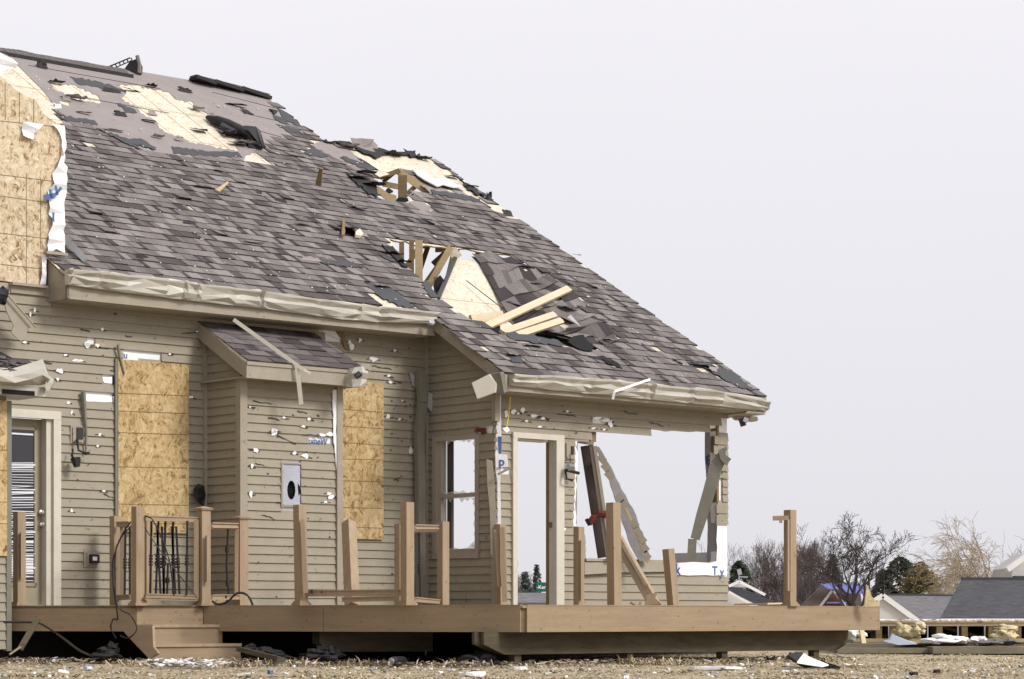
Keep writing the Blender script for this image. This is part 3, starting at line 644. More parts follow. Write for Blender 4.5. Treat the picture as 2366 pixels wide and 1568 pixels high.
# collapsed part of the right roof: its own sheet, bent down from the crease
def build_collapse():
    r = random.Random(21)
    Uc = [(1185, 591), (1212, 604), (1237, 617), (1257, 628), (1275, 640), (1298, 654), (1320, 668), (1335, 686), (1350, 705), (1366, 722), (1390, 738), (1412, 752), (1424, 775), (1426, 792)]
    Lc = [(1090, 586), (1106, 604), (1120, 630), (1133, 655), (1146, 680), (1160, 705), (1176, 730), (1190, 748), (1215, 758), (1250, 764), (1285, 770), (1315, 778), (1350, 790), (1375, 806)]
    Ld = [.15, .3, .45, .55, .6, .6, .55, .5, .42, .36, .3, .24, .15, .05]
    n = len(Uc)
    def P(i, u):      # i real row, u 0 (left) .. 1 (crease)
        k = min(int(i), n-2); f = i-k
        up = RC(*Uc[k]).lerp(RC(*Uc[k+1]), f)
        def LL(k): q = RC(*Lc[k]); return CAM+(q-CAM)*((q.y+Ld[k])/q.y)
        lo = LL(k).lerp(LL(k+1), f); p = lo.lerp(up, u)
        s = math.sin(math.pi*u)
        p += RN*(.20*s*noise.noise(V((i*.55, u*1.6, 7)))+.05*s*noise.noise(V((i*1.4, u*4, 2)))+.06*s*math.sin(i*1.2))
        return p
    mb = MB(); M = 10
    ids = [[mb.vert(P(i*.5, u/M)-RN*.035) for u in range(M+1)] for i in range(2*n-1)]
    for i in range(len(ids)-1):
        for u in range(M): mb.idx([ids[i][u], ids[i][u+1], ids[i+1][u+1], ids[i+1][u]])
    sec = mb.build('collapsed_roof_section', 'osb_roof', house)
    pal = [(.185, .166, .158), (.25, .228, .216), (.13, .115, .108), (.070, .059, .059), (.21, .19, .18), (.055, .046, .047)]
    mb = MB(); rows = 11; ni = n-1
    for j in range(rows):
        i0 = ni*j/rows; i1 = ni*(j+1)/rows
        u = 0.0
        wid = (P(i1, 1)-P(i1, 0)).length
        while u < 1:
            du = r.choice((.16, .2, .24))/max(wid, .3)*r.uniform(.8, 1.1); u1 = min(1, u+du)
            if r.random() > .03:
                c = r.choice(pal); f = r.uniform(.9, 1.1); c = tuple(q*f for q in c); up = RN*.002; h = RN*(.014+r.uniform(0, .008)); S_ = 3
                for s in range(S_):
                    ua = u+(u1-u)*s/S_; ub = u+(u1-u)*(s+1)/S_
                    a, b_, c_, d = P(i1, ua)+h, P(i1, ub)+h, P(max(0, i0-.2), ub)+RN*.006, P(max(0, i0-.2), ua)+RN*.006
                    mb.face([a, b_, c_, d], 0, c); mb.face([a-h+up, b_-h+up, b_, a], 0, tuple(k*.5 for k in c))  # lower edge colour darkened as a painted shadow line
            u = u1
    for (ia, ua, wd, ln, lf) in ((3.6, .75, .3, .14, .04), (5.2, .2, .35, .25, .05), (7.5, .7, .3, .14, .05)):
        flap(mb, P(ia, ua)+RN*.02, U, NW*.86-Z*.5, RN, wd, ln, lf, r, 1)
    mb.build('shingles', ['shingle', 'tar'], sec, fixn=False)
    # bare sheathing triangle left of it
    mb = MB()
    def deep(x, y, d): q = RC(x, y); return CAM+(q-CAM)*((q.y+d)/q.y)
    tri = [deep(1050, 600, .35), deep(1092, 600, .4), deep(1195, 735, .9), deep(1190, 760, .9), deep(1094, 742, .5), deep(1014, 690, .3)]
    mb.slab([tri], V((0, .02, 0))); mb.build('roof_sheathing', 'osb_roof', house)
    mb = MB(); mb.beam(deep(1052, 596, .2), deep(1012, 690, .12), .05, .05, None, 0); mb.beam(deep(1078, 648, .2), deep(1166, 716, .42), .02, .01, None, 0); mb.build('metal_edge', 'black_metal', house)
    mb = MB(); mb.beam(deep(1088, 738, .3), deep(1162, 729, .3), .04, .12, None, 0)
    mb.slab([[deep(x, y, .22) for x, y in rough([(1160, 735), (1185, 752), (1215, 748), (1238, 742), (1262, 752), (1210, 790), (1160, 775), (1156, 752)], 3, 10, r)]], V((0, .03, 0)), 1)
    mb.build('broken_sheathing', ['wood_new', 'osb_roof'], house)
    # black sheet added under the lips, standing in for the attic's darkness
    mb = MB(); mb.slab([[deep(1100, 735, .9), deep(1160, 725, .9), deep(1300, 745, .8), deep(1390, 775, .7), deep(1400, 840, .5), deep(1320, 835, .5), deep(1190, 800, .6), deep(1110, 770, .7)]], V((0, .05, -.02))); mb.build('attic_dark_sheet', 'felt_black', house)
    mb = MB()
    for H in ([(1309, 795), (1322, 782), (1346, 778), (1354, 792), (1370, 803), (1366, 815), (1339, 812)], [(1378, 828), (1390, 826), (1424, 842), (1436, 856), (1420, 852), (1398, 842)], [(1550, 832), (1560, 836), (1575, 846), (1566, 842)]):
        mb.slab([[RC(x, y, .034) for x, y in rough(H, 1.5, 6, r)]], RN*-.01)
    mb.build('hole_dark_patch', 'dark', house)  # flat black patches over the shingles, painted as the dark of small holes
    # trusses inside
    def T(x0, y0, x1, y1, d, wd=.038, h=.10, m='wood_dark', nm='truss_timber'):
        mb = MB(); a = RC(x0, y0); b = RC(x1, y1); Y = (a.y+b.y)/2+d
        mb.beam(pr(x0, y0, Y), pr(x1, y1, Y), wd, h*.66, (0, -1, 0)); mb.build(nm, m, house)
    T(968, 555, 968, 665, .1, .05, .15, 'wood'); T(951, 555, 951, 670, .5); T(928, 560, 928, 625, .3)
    T(1042, 570, 984, 672, .6, .04, .13, 'wood'); T(1000, 610, 1040, 574, .9, .04, .11); T(1032, 585, 965, 680, 1.4); T(965, 575, 925, 640, .9, .04, .1); T(992, 560, 970, 625, 1.2); T(1050, 575, 1030, 660, 1.0)
    T(1108, 570, 1108, 596, .5, .04, .18); T(1055, 575, 1048, 600, .5, .04, .14, 'wood'); T(1008, 640, 1008, 700, 1.3); T(970, 672, 1012, 690, .7, .04, .1)
    T(1022, 566, 1022, 582, .15, .05, .3, 'wood_dark'); T(950, 556, 985, 566, .1, .05, .16, 'wood_dark'); T(1044, 576, 1058, 596, .0, .03, .2, 'osb_roof')
    # upper hole
    T(921, 395, 996, 448, .0, .05, .16, 'wood'); T(878, 410, 924, 393, .0, .04, .1, 'wood_dark'); T(930, 405, 930, 468, .2, .04, .20, 'wood_dark')
    T(870, 436, 912, 466, .0, .05, .14, 'wood'); T(884, 424, 935, 434, .9, .04, .12, 'wood'); T(960, 430, 925, 462, .8, .04, .1, 'wood'); T(885, 420, 912, 398, 1.0, .04, .08); T(950, 450, 1000, 452, 1.2, .04, .06)
    mb = MB()
    for (x, y, rx, ry, m) in ((928, 464, 13, 8, 0), (905, 456, 10, 7, 1), (898, 440, 9, 5, 0), (960, 458, 8, 8, 1), (885, 448, 6, 7, 2), (1022, 470, 4, 3, 1), (1015, 655, 12, 16, 0)):
        p = RC(x, y)+V((0, .25, 0)); mb.slab([[pr(q[0], q[1], p.y) for q in blob(x, y, rx, ry, 9, r)]], V((0, .12, 0)), m)
    mb.build('hanging_insulation', ['felt_black', 'wood', 'osb_roof'], house)
    mb = MB(); p = [RC(x, y, .04+.02*((k % 2))) for k, (x, y) in enumerate([(950, 399), (968, 403), (1000, 420), (1026, 424), (1050, 434), (1066, 442), (1046, 440), (1020, 436), (1008, 438), (975, 424), (962, 412)])]
    mb.slab([p], RN*.02); mb.build('torn_wrap', 'foam_white', house)
    mb = MB()
    mb.slab([[RC(x, y, .04) for x, y in rough([(787, 517), (794, 518), (793, 552), (786, 553)], 1, 8, r)]], RN*.03, 1); mb.slab([[RC(x, y, .03) for x, y in rough([(818, 545), (828, 538), (836, 550), (830, 555), (818, 553)], 1, 8, r)]], RN*.04, 0)
    mb.slab([[deep(x, y, .35) for x, y in [(778, 505), (848, 515), (852, 568), (776, 565)]]], V((0, .02, 0)), 2)  # black sheet behind the small hole, standing in for the dark attic
    mb.build('hole_splinters_and_dark', ['osb_roof', 'wood_dark', 'felt_black'], house)
build_collapse()

# ------------------------------------------------------------------ small shed roof over the bay
def shed_roof(name, fl, fr, tl, tr, seed, poly=None, fh=.2):
    r = random.Random(seed); (a0, bf, zf), (a1, _, _) = fl, fr; zt = tl[2]
    nn = V(NW*(zt-zf)/bf+Z).normalized()
    def q(s, t, h=0): # s 0..1 across, t 0..1 up
        a = (a0+(a1-a0)*s)*(1-t)+(tl[0]+(tr[0]-tl[0])*s)*t
        return w(a, bf*(1-t), zf+(zt-zf)*t)+nn*h
    mb = MB(); mb.slab([[q(0, 0), q(1, 0), q(1, 1), q(0, 1)]], nn*-.03)
    sr = mb.build('bay_roof', 'osb_roof', house)
    pal = [(.135, .116, .116), (.165, .146, .142), (.105, .088, .09), (.078, .063, .067), (.19, .17, .168)]
    mb = MB(); ln = (q(0, 1)-q(0, 0)).length; dt = .165/ln; t = -.015
    while t < 1-dt*.3:
        s = 0; wd = (q(1, t)-q(0, t)).length
        while s < 1:
            ds = r.uniform(.12, .3)/wd; s1 = min(1, s+ds); c = r.choice(pal); h = .012+r.uniform(0, .012); t2 = min(1, t+dt*1.4)
            mb.face([q(s, t, h), q(s1, t, h), q(s1, t2, .006), q(s, t2, .006)], 0, c); mb.face([q(s, t, .001), q(s1, t, .001), q(s1, t, h), q(s, t, h)], 0, tuple(k*.5 for k in c)); s = s1  # course edges get a darker colour as painted shadow lines
        t += dt
    mb.build('shingles', 'shingle', sr, fixn=False)
    mb = MB(); boxL(mb, a0, a1, bf-.03, bf-.002, zf-fh, zf-.0); boxL(mb, a0-.0, a1+.0, bf, bf+.012, zf-.05, zf+.006)
    mb.slab([[w(a0, bf-.03, zf-fh), w(a0, bf-.03, zf-.01), w(tl[0], .02, zt-.01), w(tl[0], .02, zt-fh)]], U*.03)
    boxL(mb, a0+.03, a1-.02, .02, bf-.03, zf-fh+.01, zf-fh+.03)
    mb.slab([[w(a1, bf-.03, zf-fh), w(a1, bf-.03, zf-.01), w(tr[0], .02, zt-.01), w(tr[0], .02, zt-fh)]], U*-.03)
    mb.build('fascia', 'trim', sr)
    return sr
a_l = loc(FP(570, 832, 1.0)); a_r = loc(FP(846, 850, 1.0)); t_l = loc(FP(455, 742, 0)); 
sr = shed_roof('bay_roof', (a_l[0], 1.0, a_l[2]), (a_r[0], 1.0, a_l[2]), (t_l[0], 0, t_l[2]), (aF(724, 0), 0, t_l[2]), 4)
def crumple(mb, cx, cy, rx, ry, Y, d, r, m=0, n=7, k=6):
    # crushed metal or cloth lump: folded, creased closed sheet
    c = pr(cx, cy, Y); s = Y/F; rows = []; sd_ = r.uniform(0, 50); big = n > 8; n = n*2 if big else n; k = k*2 if big else k
    for j in range(k+1):
        th = math.pi*j/k; row = []
        for i in range(n):
            ph = 2*math.pi*i/n; e = V((math.sin(th)*math.cos(ph), math.sin(th)*math.sin(ph), math.cos(th)))
            q = 1+(.75*noise.noise(e*1.3+V((sd_, 0, 0)))-.45*abs(noise.noise(e*2.8+V((0, sd_, 0))))+.22*abs(noise.noise(e*6+V((0, 0, sd_)))) if big else r.uniform(-.28, .22))
            row.append(mb.vert(c+V((rx*s*e.x*q, d*e.y*q, ry*s*e.z*q))))
        rows.append(row)
    for j in range(k):
        for i in range(n): mb.idx([rows[j][i], rows[j][(i+1) % n], rows[j+1][(i+1) % n], rows[j+1][i]], m)
mb = MB(); r_ = random.Random(4); Yb = FP(825, 865, 1.05).y
sk = [[(806, 852), (820, 848), (836, 846), (852, 846)], [(802, 868), (812, 862), (838, 860), (850, 862)], [(798, 884), (812, 876), (836, 874), (848, 878)], [(800, 893), (815, 894), (832, 892), (843, 884)]]
ids = [[mb.vert(pr(x, y, Yb-.12*math.sin((i+.5)/4*3.1)-.04*(j % 2))) for i, (x, y) in enumerate(row)] for j, row in enumerate(sk)]
for j in range(3):
    for i in range(3): mb.idx([ids[j][i], ids[j][i+1], ids[j+1][i+1], ids[j+1][i]])
mb.beam(pr(838, 846, Yb), pr(855, 850, Yb), .2, .06, None)
mb.tube([pr(822, 870, Yb-.22), pr(832, 862, Yb-.2)], .035, 7, 1)
mb.build('crushed_gutter_end', ['gutter', 'black_metal'], house)

# left bay (cut by the frame)
def left_bay():
    a1 = aF(18, .705); mb = MB(); r = random.Random(9)
    siding(mb, fF(.705), .15, [(-4, .15), (a1, .15), (a1, zF(10, 925, .705)), (-4, zF(10, 925, .705))], [], r)
    mb.build('siding', 'siding', house)
    mb = MB(); boxL(mb, -4, a1-.01, 0.001, .69, .15, 2.9); mb.build('bay_box', 'trim', house)
    mb = MB(); boxL(mb, a1-.03, a1+.03, .66, .735, .13, zF(10, 925, .705)); mb.build('corner_trim', 'downspout', house)
    mb = MB(); boxL(mb, -4, aF(12, .74)+.02, .73, .745, zF(10, 1284, .74), zF(10, 925, .74))
    for y in (1040, 1087, 1160, 1210): mb.beam(FP(-60, y-5, .747), FP(18, y, .747), .003, .006, NW, 1)
    mb.build('window_board', ['osb_board', 'wood_dark'], house)
    # its crushed roof and gutter
    mb = MB(); q = [(-40, 800), (2, 812), (24, 824), (50, 838), (70, 836), (104, 846), (96, 852), (60, 856), (0, 856), (-40, 850)]
    top = [FP(x, y, .95-.8*max(0, (856-y))/60) for x, y in q]; mb.slab([top], Z*-.03)
    for k in range(26):
        x = r.uniform(-30, 80); y = r.uniform(822+x*.2, 850); b = .95-.8*(856-y)/60
        c = r.choice(((.135, .116, .116), (.10, .085, .09), (.17, .15, .148))); flap(mb, FP(x, y, b)+Z*.02, U, NW*.8-Z*.5, NW*.5+Z, .3, .2, .05, r, 1, c=c)
    mb.build('bay_roof', ['felt_black', 'shingle'], house, fixn=False)
    mb = MB()
    G = [[(-40, 846), (0, 849), (40, 851), (90, 840), (136, 829), (139, 835)], [(-40, 864), (0, 868), (42, 870), (92, 862), (138, 850), (152, 860)], [(-40, 874), (0, 880), (48, 884), (96, 876), (136, 866), (160, 876)], [(-40, 884), (0, 888), (60, 891), (96, 890), (130, 890), (150, 886)]]
    G = [[(x*.725 if x > 0 else x, y) for x, y in row] for row in G]
    ids = [[mb.vert(FP(x, y, 1.0+(0, .12, .1, .0)[j]+r.uniform(-.02, .02)-.02*(i == 5))) for i, (x, y) in enumerate(row)] for j, row in enumerate(G)]
    for j in range(3):
        for i in range(5): mb.idx([ids[j][i], ids[j][i+1], ids[j+1][i+1], ids[j+1][i]])
    Q = [[(104, 860), (125, 876), (128, 884)], [(106, 876), (122, 886), (118, 898)], [(104, 896), (112, 905), (108, 908)]]
    ids = [[mb.vert(FP(x, y, 1.0-.1*i+.05*j)) for i, (x, y) in enumerate(row)] for j, row in enumerate(Q)]
    for j in range(2):
        for i in range(2): mb.idx([ids[j][i], ids[j][i+1], ids[j+1][i+1], ids[j+1][i]])
    prect(mb, -60, 890, 96, 912, .9, -.5, .08)
    mb.build('gutter', 'gutter', house)
    mb = MB(); prect(mb, 5, 901, 80, 912, .99, 0, .004); mb.build('soffit_dark_strip', 'dark', house)  # thin black strip on the face, painted as the dark of a gap
left_bay()

# ------------------------------------------------------------------ trims, doors, windows, fittings
def fittings():
    r = random.Random(31)
    mb = MB(); boxL(mb, bayL-.03, bayL+.07, BB-.05, BB+.045, ZD-.1, 3.3); boxL(mb, bayR-.07, bayR+.015, BB-.05, BB+.045, ZD-.1, 3.3)
    boxL(mb, bayL-.055, bayL+.035, 0.0, .06, ZD, 3.75); boxL(mb, A_P-.05, A_P+.0, 0.0, .06, ZD, 4.2); mb.build('corner_trim', 'trim', house)
    mb = MB(); boxL(mb, A_P-.045, A_P+.06, B_P-.03, B_P+.045, ZD, ZD+1.0); boxL(mb, A_P-.045, A_P+.03, B_P-.03, B_P+.043, 2.9, 3.3)
    mb.build('corner_trim', 'trim', house)
    # torn strips of corner trim and wrap at the porch corner
    mb = MB()
    c0 = FP(1148, 915, B_P); Y = c0.y-.02
    mb.slab([[pr(x, y, Y) for x, y in [(1148, 912), (1158, 912), (1157, 950), (1160, 1060), (1156, 1110), (1158, 1212), (1150, 1212), (1149, 1110), (1144, 1080), (1146, 1000)]]], V((0, .02, 0)))
    mb.slab([[pr(x, y, Y-.02) for x, y in [(1144, 1048), (1172, 1050), (1175, 1078), (1146, 1080)]]], V((0, .02, 0)))
    for Q in ([(1165, 950), (1172, 946), (1174, 960), (1168, 965)], [(1160, 990), (1172, 985), (1178, 994), (1170, 1000)]): mb.slab([[FP(x, y, B_P+.02) for x, y in Q]], NW*.004)
    wp = mb.build('torn_wrap', 'wrap', house)
    mb = MB(); mb.slab([[pr(x, y, Y-.004) for x, y in [(1150, 1008), (1159, 1008), (1159, 1048), (1152, 1048)]]], V((0, .002, 0))); mb.build('printed_band', 'blue_ink', wp)
    text('printed_lettering', 'p', .15, pr(1152, 1075, Y-.024), (1, 0, 0), (0, 0, 1), 'blue_ink', wp)
    mb = MB(); mb.slab([[pr(x, y, Y-.03) for x, y in [(1124, 1060), (1138, 1064), (1142, 1100), (1148, 1212), (1140, 1290), (1134, 1280), (1132, 1180), (1126, 1120)]]], V((0, .02, 0)))
    mb.beam(pr(1150, 1096, Y-.1), pr(1180, 1080, Y-.1), .01, .03); mb.build('bent_trim', 'trim', house)
    mb = MB(); mb.slab([[SP(x, y, A_P-.01) for x, y in [(1096, 996), (1102, 989), (1122, 988), (1124, 1000), (1114, 1004), (1112, 998)]]], U*-.01); mb.build('exposed_flashing', 'red_wood', house)
    # window boards
    for (x0, y0, x1, y1, ys) in ((272, 829, 435, 1231, ((908, 914), (949, 955), (999, 1004), (1078, 1081), (1164, 1167), (1208, 1210))), (789, 877, 885, 1247, ((945, 952), (984, 990), (1022, 1028), (1060, 1062), (1110, 1113), (1172, 1174), (1216, 1220)))):
        mb = MB(); a0, a1 = aF(x0, .04), aF(x1, .04); zt = zF(x0, y0, .04); zb = zF(x0, y1-3, .04); boxL(mb, a0, a1, .036, .052, zb, zt)
        for (ya, yb) in ys: mb.beam(FP(x0+2, ya, .0535), FP(x1-2, yb, .0535), .003, .008, NW, 1)
        for k in range(14):
            x = r.uniform(x0+8, x1-8); y = r.uniform(y0+10, y1-10); s = r.uniform(1.5, 5); mb.beam(FP(x, y, .0535), FP(x+s*r.uniform(-1, 1), y+s*1.4, .0535), .002, .008, NW, 1)
        mb.build('window_board', ['osb_board', 'wood_dark'], house)
    mb = MB(); prect(mb, 262, 829, 272, 1195, 0, .0, .045); mb.build('window_frame_edge', 'downspout', house)
    mb = MB()
    for Q in ([(190, 912), (264, 916), (264, 930), (198, 927)], [(234, 871), (264, 870), (264, 886), (240, 884)], [(282, 812), (300, 814), (318, 826), (320, 838), (282, 834)], [(735, 745), (786, 755), (795, 785), (775, 780), (745, 765)],
              [(768, 900), (782, 900), (776, 1000), (782, 1070), (778, 1090), (770, 1010)], [(556, 905), (566, 905), (568, 958), (560, 965), (556, 940)]):
        b = 0 if Q[0][0] not in (768, 556) else BB+.02
        mb.slab([[FP(x, y, b+.006) for x, y in rough(Q, 1, 10, r)]], NW*.006)
    wr = mb.build('torn_wrap', 'wrap', house)
    mb = MB()
    for (x0, y0, x1, y1) in ((258, 870, 269, 888), (258, 912, 270, 930)): prect(mb, x0, y0, x1, y1, 0, .012, .016)
    tp = mb.build('black_tape', 'black_tape', wr)
    text('printed_lettering', 'OR', .055, FP(267, 930, .018), Z, -U, 'white_ink', tp)
    text('printed_lettering', 'u', .1, FP(286, 827, .014), U, Z, 'blue_ink', wr)
    text('printed_lettering', 'omeW', .098, FP(713, 1024, BB+.016), U, Z, 'blue_ink', wr)
    # torn flakes on walls
    mb = MB(); cr = MB()
    spots = [(157, 930, 6, 3), (150, 820, 5, 3), (175, 833, 12, 4), (138, 857, 8, 7), (186, 833, 8, 3), (80, 716, 3, 8), (70, 726, 3, 6), (202, 795, 7, 7), (225, 798, 5, 4), (203, 797, 6, 9), (236, 760, 4, 4), (165, 953, 4, 5), (225, 1030, 3, 3), (230, 1004, 4, 4), (133, 876, 4, 4), (440, 917, 6, 4), (392, 818, 3, 3),
             (455, 765, 3, 3), (808, 790, 4, 8), (862, 829, 11, 6), (812, 800, 7, 7), (898, 868, 5, 3), (902, 882, 5, 4), (897, 962, 4, 7), (923, 968, 4, 3), (912, 810, 4, 4), (832, 786, 4, 7), (930, 925, 2, 3), (240, 1134, 5, 2), (165, 1180, 3, 6), (58, 790, 6, 3)]
    for (x, y, rx, ry) in spots: mb.slab([[FP(px, py, .021) for px, py in blob(x, y, rx*.9, ry*.85, 8, r)]], NW*.004)
    bs = [(636, 994, 7, 5), (656, 965, 5, 3), (714, 968, 6, 3), (633, 1000, 7, 7), (632, 996, 5, 8), (590, 1040, 6, 7), (681, 1047, 5, 4), (707, 1053, 9, 6), (700, 985, 6, 3), (762, 1003, 9, 5), (580, 1140, 4, 9), (582, 1075, 3, 6), (766, 1147, 8, 7), (760, 1140, 5, 4), (752, 1160, 5, 3), (578, 940, 3, 2), (744, 1004, 9, 4)]
    for (x, y, rx, ry) in bs: mb.slab([[FP(px, py, BB+.021) for px, py in blob(x, y, rx*.9, ry*.85, 8, r)]], NW*.004)
    rs = [(1232, 960, 9, 6), (1254, 966, 8, 4), (1216, 972, 7, 3), (1380, 966, 12, 4), (1402, 972, 12, 4), (1411, 980, 6, 8), (1197, 955, 3, 3), (1310, 950, 4, 3), (1208, 948, 5, 8), (1248, 985, 8, 3), (1370, 989, 5, 3), (1395, 992, 4, 3), (1186, 950, 6, 8), (1262, 1010, 3, 3), (1300, 1222, 9, 10), (1196, 1010, 4, 4)]
    for (x, y, rx, ry) in rs:
        if y < 1010 or x < 1340: mb.slab([[FP(px, py, B_P+.021) for px, py in blob(x, y, rx*.9, ry*.85, 8, r)]], NW*.004)
    for (x, y, rx, ry) in ((948, 1040, 6, 8), (1000, 1120, 0, 0)):
        if rx: mb.slab([[FP(px, py, .017) for px, py in blob(x, y, rx, ry, 8, r)]], NW*.004)
    o = mb.build('wrap_showing_through_tears', 'wrap', house)
    # cracks and dents
    def crack(x, y, n, st, b):
        for k in range(n):
            x2 = x+st*r.uniform(.4, 1.2); y2 = y+r.uniform(-.3, .9)*abs(st)*.6; cr.beam(FP(x, y, b+.022), FP(x2, y2, b+.022), .003, r.uniform(.006, .014), NW); x, y = x2, y2
    for (x, y, n, s, b) in ((186, 760, 5, 7, 0), (290, 775, 3, 7, 0), (96, 832, 4, 6, 0), (255, 855, 6, 8, 0), (330, 862, 5, 8, 0), (640, 1008, 6, 9, BB), (688, 948, 5, 6, BB), (585, 925, 6, 8, BB), (620, 965, 5, 6, BB), (700, 1004, 4, 10, BB), (590, 1070, 4, 6, BB), (605, 1190, 5, 9, BB), (640, 1160, 3, 8, BB), (1235, 960, 8, 6, B_P), (1290, 955, 6, 8, B_P), (1500, 975, 5, 10, B_P), (860, 845, 6, 8, 0), (895, 870, 5, 8, 0), (120, 1195, 4, 7, 0), (285, 1178, 3, 6, 0), (930, 1100, 4, -6, 0), (1440, 950, 6, 7, B_P), (240, 1140, 4, 8, 0), (420, 770, 6, 10, 0)): crack(x, y, n, s, b)
    for (x, y, rx, ry), b in [(q, 0) for q in spots]+[(q, BB) for q in bs]+[(q, B_P) for q in rs if q[1] < 1000]:
        crack(x+rx*.7, y+ry*.3, 2, 5, b)
        if r.random() < .6: crack(x-rx*.8, y-ry*.2, 2, -4, b)
    for k in range(110):
        b, x0, x1, y0, y1 = r.choice(((0, 140, 470, 720, 1380), (BB, 580, 770, 900, 1380), (0, 900, 960, 800, 1380), (B_P, 1180, 1340, 930, 1380)))
        x = r.uniform(x0, x1); y = r.uniform(y0, y1)
        if b == B_P and y > 1000: continue
        cr.beam(FP(x, y, b+.028), FP(x+r.uniform(-3, 5), y+r.uniform(0, 4), b+.028), .003, r.uniform(.006, .018), NW)
    prect(cr, 223, 798, 250, 805, 0, .012, .017); prect(cr, 262, 721, 268, 727, 0, .0, .018)
    cr.build('siding_cracks', 'foundation', house)['kind'] = 'stuff'
    mb = MB(); prect(mb, 216, 794, 240, 802, 0, .0, .02); mb.build('exposed_wood', 'wood', house)
    # left door
    mb = MB(); mb_ = mb
    prect(mb, 118, 952, 135, 1402, 0, -.02, .06); prect(mb, 2, 947, 135, 966, 0, -.02, .062); prect(mb, 105, 966, 118, 1402, 0, -.09, .02)
    dc = mb.build('door_casing', 'cream', house)
    mb = MB(); prect(mb, -20, 966, 106, 1400, -.09, -.04, 0); d = mb.build('door', 'door_paint', house)
    mb = MB(); prect(mb, 78, 985, 84, 1355, -.09, .0, .016); prect(mb, 0, 985, 84, 992, -.09, 0, .016); prect(mb, 0, 1346, 84, 1354, -.09, 0, .016); mb.build('glazing_bead', 'door_paint', d)
    mb = MB(); prect(mb, -10, 993, 78, 1345, -.09, .0, .005); mb.build('glass', 'glass_dark', d)
    mb = MB(); y = 996
    while y < 1342:
        dens = 1 if (1060 < y) else .25
        if r.random() < dens:
            t0 = r.uniform(-2.5, 2.5) if y > 1062 else r.uniform(-1, 1); x1 = 80 if r.random() > .15 else 84
            mb.beam(FP(14, y+r.uniform(-1.5, 1.5), -.06), FP(x1-3, y+t0, -.06), .012, r.choice((.006, .009, .013, .018)), NW)
        y += r.choice((4, 5, 6, 7)) if y > 1060 else 12
    prect(mb, 10, 1292, 76, 1322, -.075, 0, .008); prect(mb, 10, 1000, 76, 1004, -.075, 0, .01)
    mb.build('blind_slats', 'blind', d)
    mb = MB()
    for (x, y) in ((93, 1184), (95, 1212)): 
        p = FP(x, y, -.085); mb.tube([p, p+NW*.03, p+NW*.035, p+NW*.07, p+NW*.08], [.032, .03, .015, .026, .012], 12)
    mb.build('door_handle', 'chrome', d)
    # vent plate on the bay
    mb = MB(); ov = [(672+9.5*math.cos(2*math.pi*k/20), 1132+22*math.sin(2*math.pi*k/20)) for k in range(20)]
    mb.slab([[FP(x, y, BB+.02) for x, y in [(652, 1074), (692, 1076), (692, 1166), (653, 1166)]], [FP(x, y, BB+.02) for x, y in ov]], NW*.01)
    v = mb.build('vent_plate', 'steel', house)
    mb = MB(); mb.tube([FP(672, 1132, BB-.02), FP(672, 1132, BB-.25)], .115, 16); mb.tube([FP(668, 1134, BB-.0), FP(668, 1134, BB-.1)], .04, 10); mb.build('vent_pipe', 'dark', v)
    mb = MB(); prect(mb, 647, 1072, 652, 1172, BB, 0, .03); prect(mb, 650, 1166, 694, 1171, BB, 0, .03); prect(mb, 647, 1068, 694, 1072, BB, 0, .02); mb.build('vent_frame', 'trim', v)
    # wall light left, outlet, right wall light
    mb = MB(); prect(mb, 160, 983, 189, 1025, 0, 0, .03); prect(mb, 164, 988, 188, 1022, 0, .03, .045); lf = mb.build('light_mount', 'trim', house)
    mb = MB(); prect(mb, 172, 988, 186, 1014, 0, .045, .06); mb.tube([FP(178, 1015, .07), FP(182, 1040, .1), FP(198, 1048, .12), FP(206, 1046, .12)], .018, 6)
    mb.tube([FP(168, 1038, .1), FP(166, 1052, .14), FP(174, 1072, .14)], .015, 6); mb.tube([FP(174, 1058, .14), FP(178, 1078, .16)], [.06, .035], 8); mb.build('hanging_lamp', 'black_metal', lf)
    mb = MB(); prect(mb, 191, 1271, 222, 1310, 0, 0, .03); prect(mb, 197, 1276, 221, 1306, 0, .03, .045); ob = mb.build('outlet_mount', 'trim', house)
    mb = MB(); prect(mb, 201, 1281, 222, 1301, 0, .045, .075); mb.build('outlet_cover', 'black_metal', ob)
    mb = MB(); prect(mb, 206, 1286, 216, 1295, 0, .076, .08); mb.build('outlet_socket', 'wrap', ob)
    mb = MB(); prect(mb, 1300, 1022, 1324, 1064, B_P, 0, .03); prect(mb, 1303, 1024, 1322, 1060, B_P, .03, .05); lf2 = mb.build('light_mount', 'trim', house)
    mb = MB(); prect(mb, 1313, 1031, 1319, 1050, B_P, .05, .06); mb.tube([FP(1317, 1050, 1.42), FP(1318, 1082, 1.44)], .006, 4); mb.tube([FP(1306, 1084, 1.44), FP(1310, 1106, 1.48), FP(1322, 1110, 1.48)], .018, 6)
    mb.tube([FP(1308, 1086, 1.46), FP(1338, 1093, 1.5)], .02, 6); mb.build('hanging_lamp', 'black_metal', lf2)
    mb = MB(); mb.tube([FP(1314, 1076, 1.45), FP(1320, 1084, 1.5)], .05, 8); mb.build('lamp_base', 'steel', lf2)
    mb = MB(); mb.slab([[FP(x, y, .06+.06*(k % 2)) for k, (x, y) in enumerate([(456, 1118), (466, 1122), (470, 1145), (466, 1168), (458, 1160), (449, 1150), (447, 1130)])]], NW*.05); mb.build('hanging_bracket', 'black_metal', house)
    # downspout in the corner
    mb = MB(); P = [(972, 856, .1), (976, 930, .14), (968, 1000, .1), (971, 1100, .1), (971, 1250, .14), (973, 1398, .2)]
    pts = [FP(x, y, o+.02) for x, y, o in P]
    for p, q in zip(pts, pts[1:]): mb.beam(p, q+(q-p)*.0, .075, .115, NW)
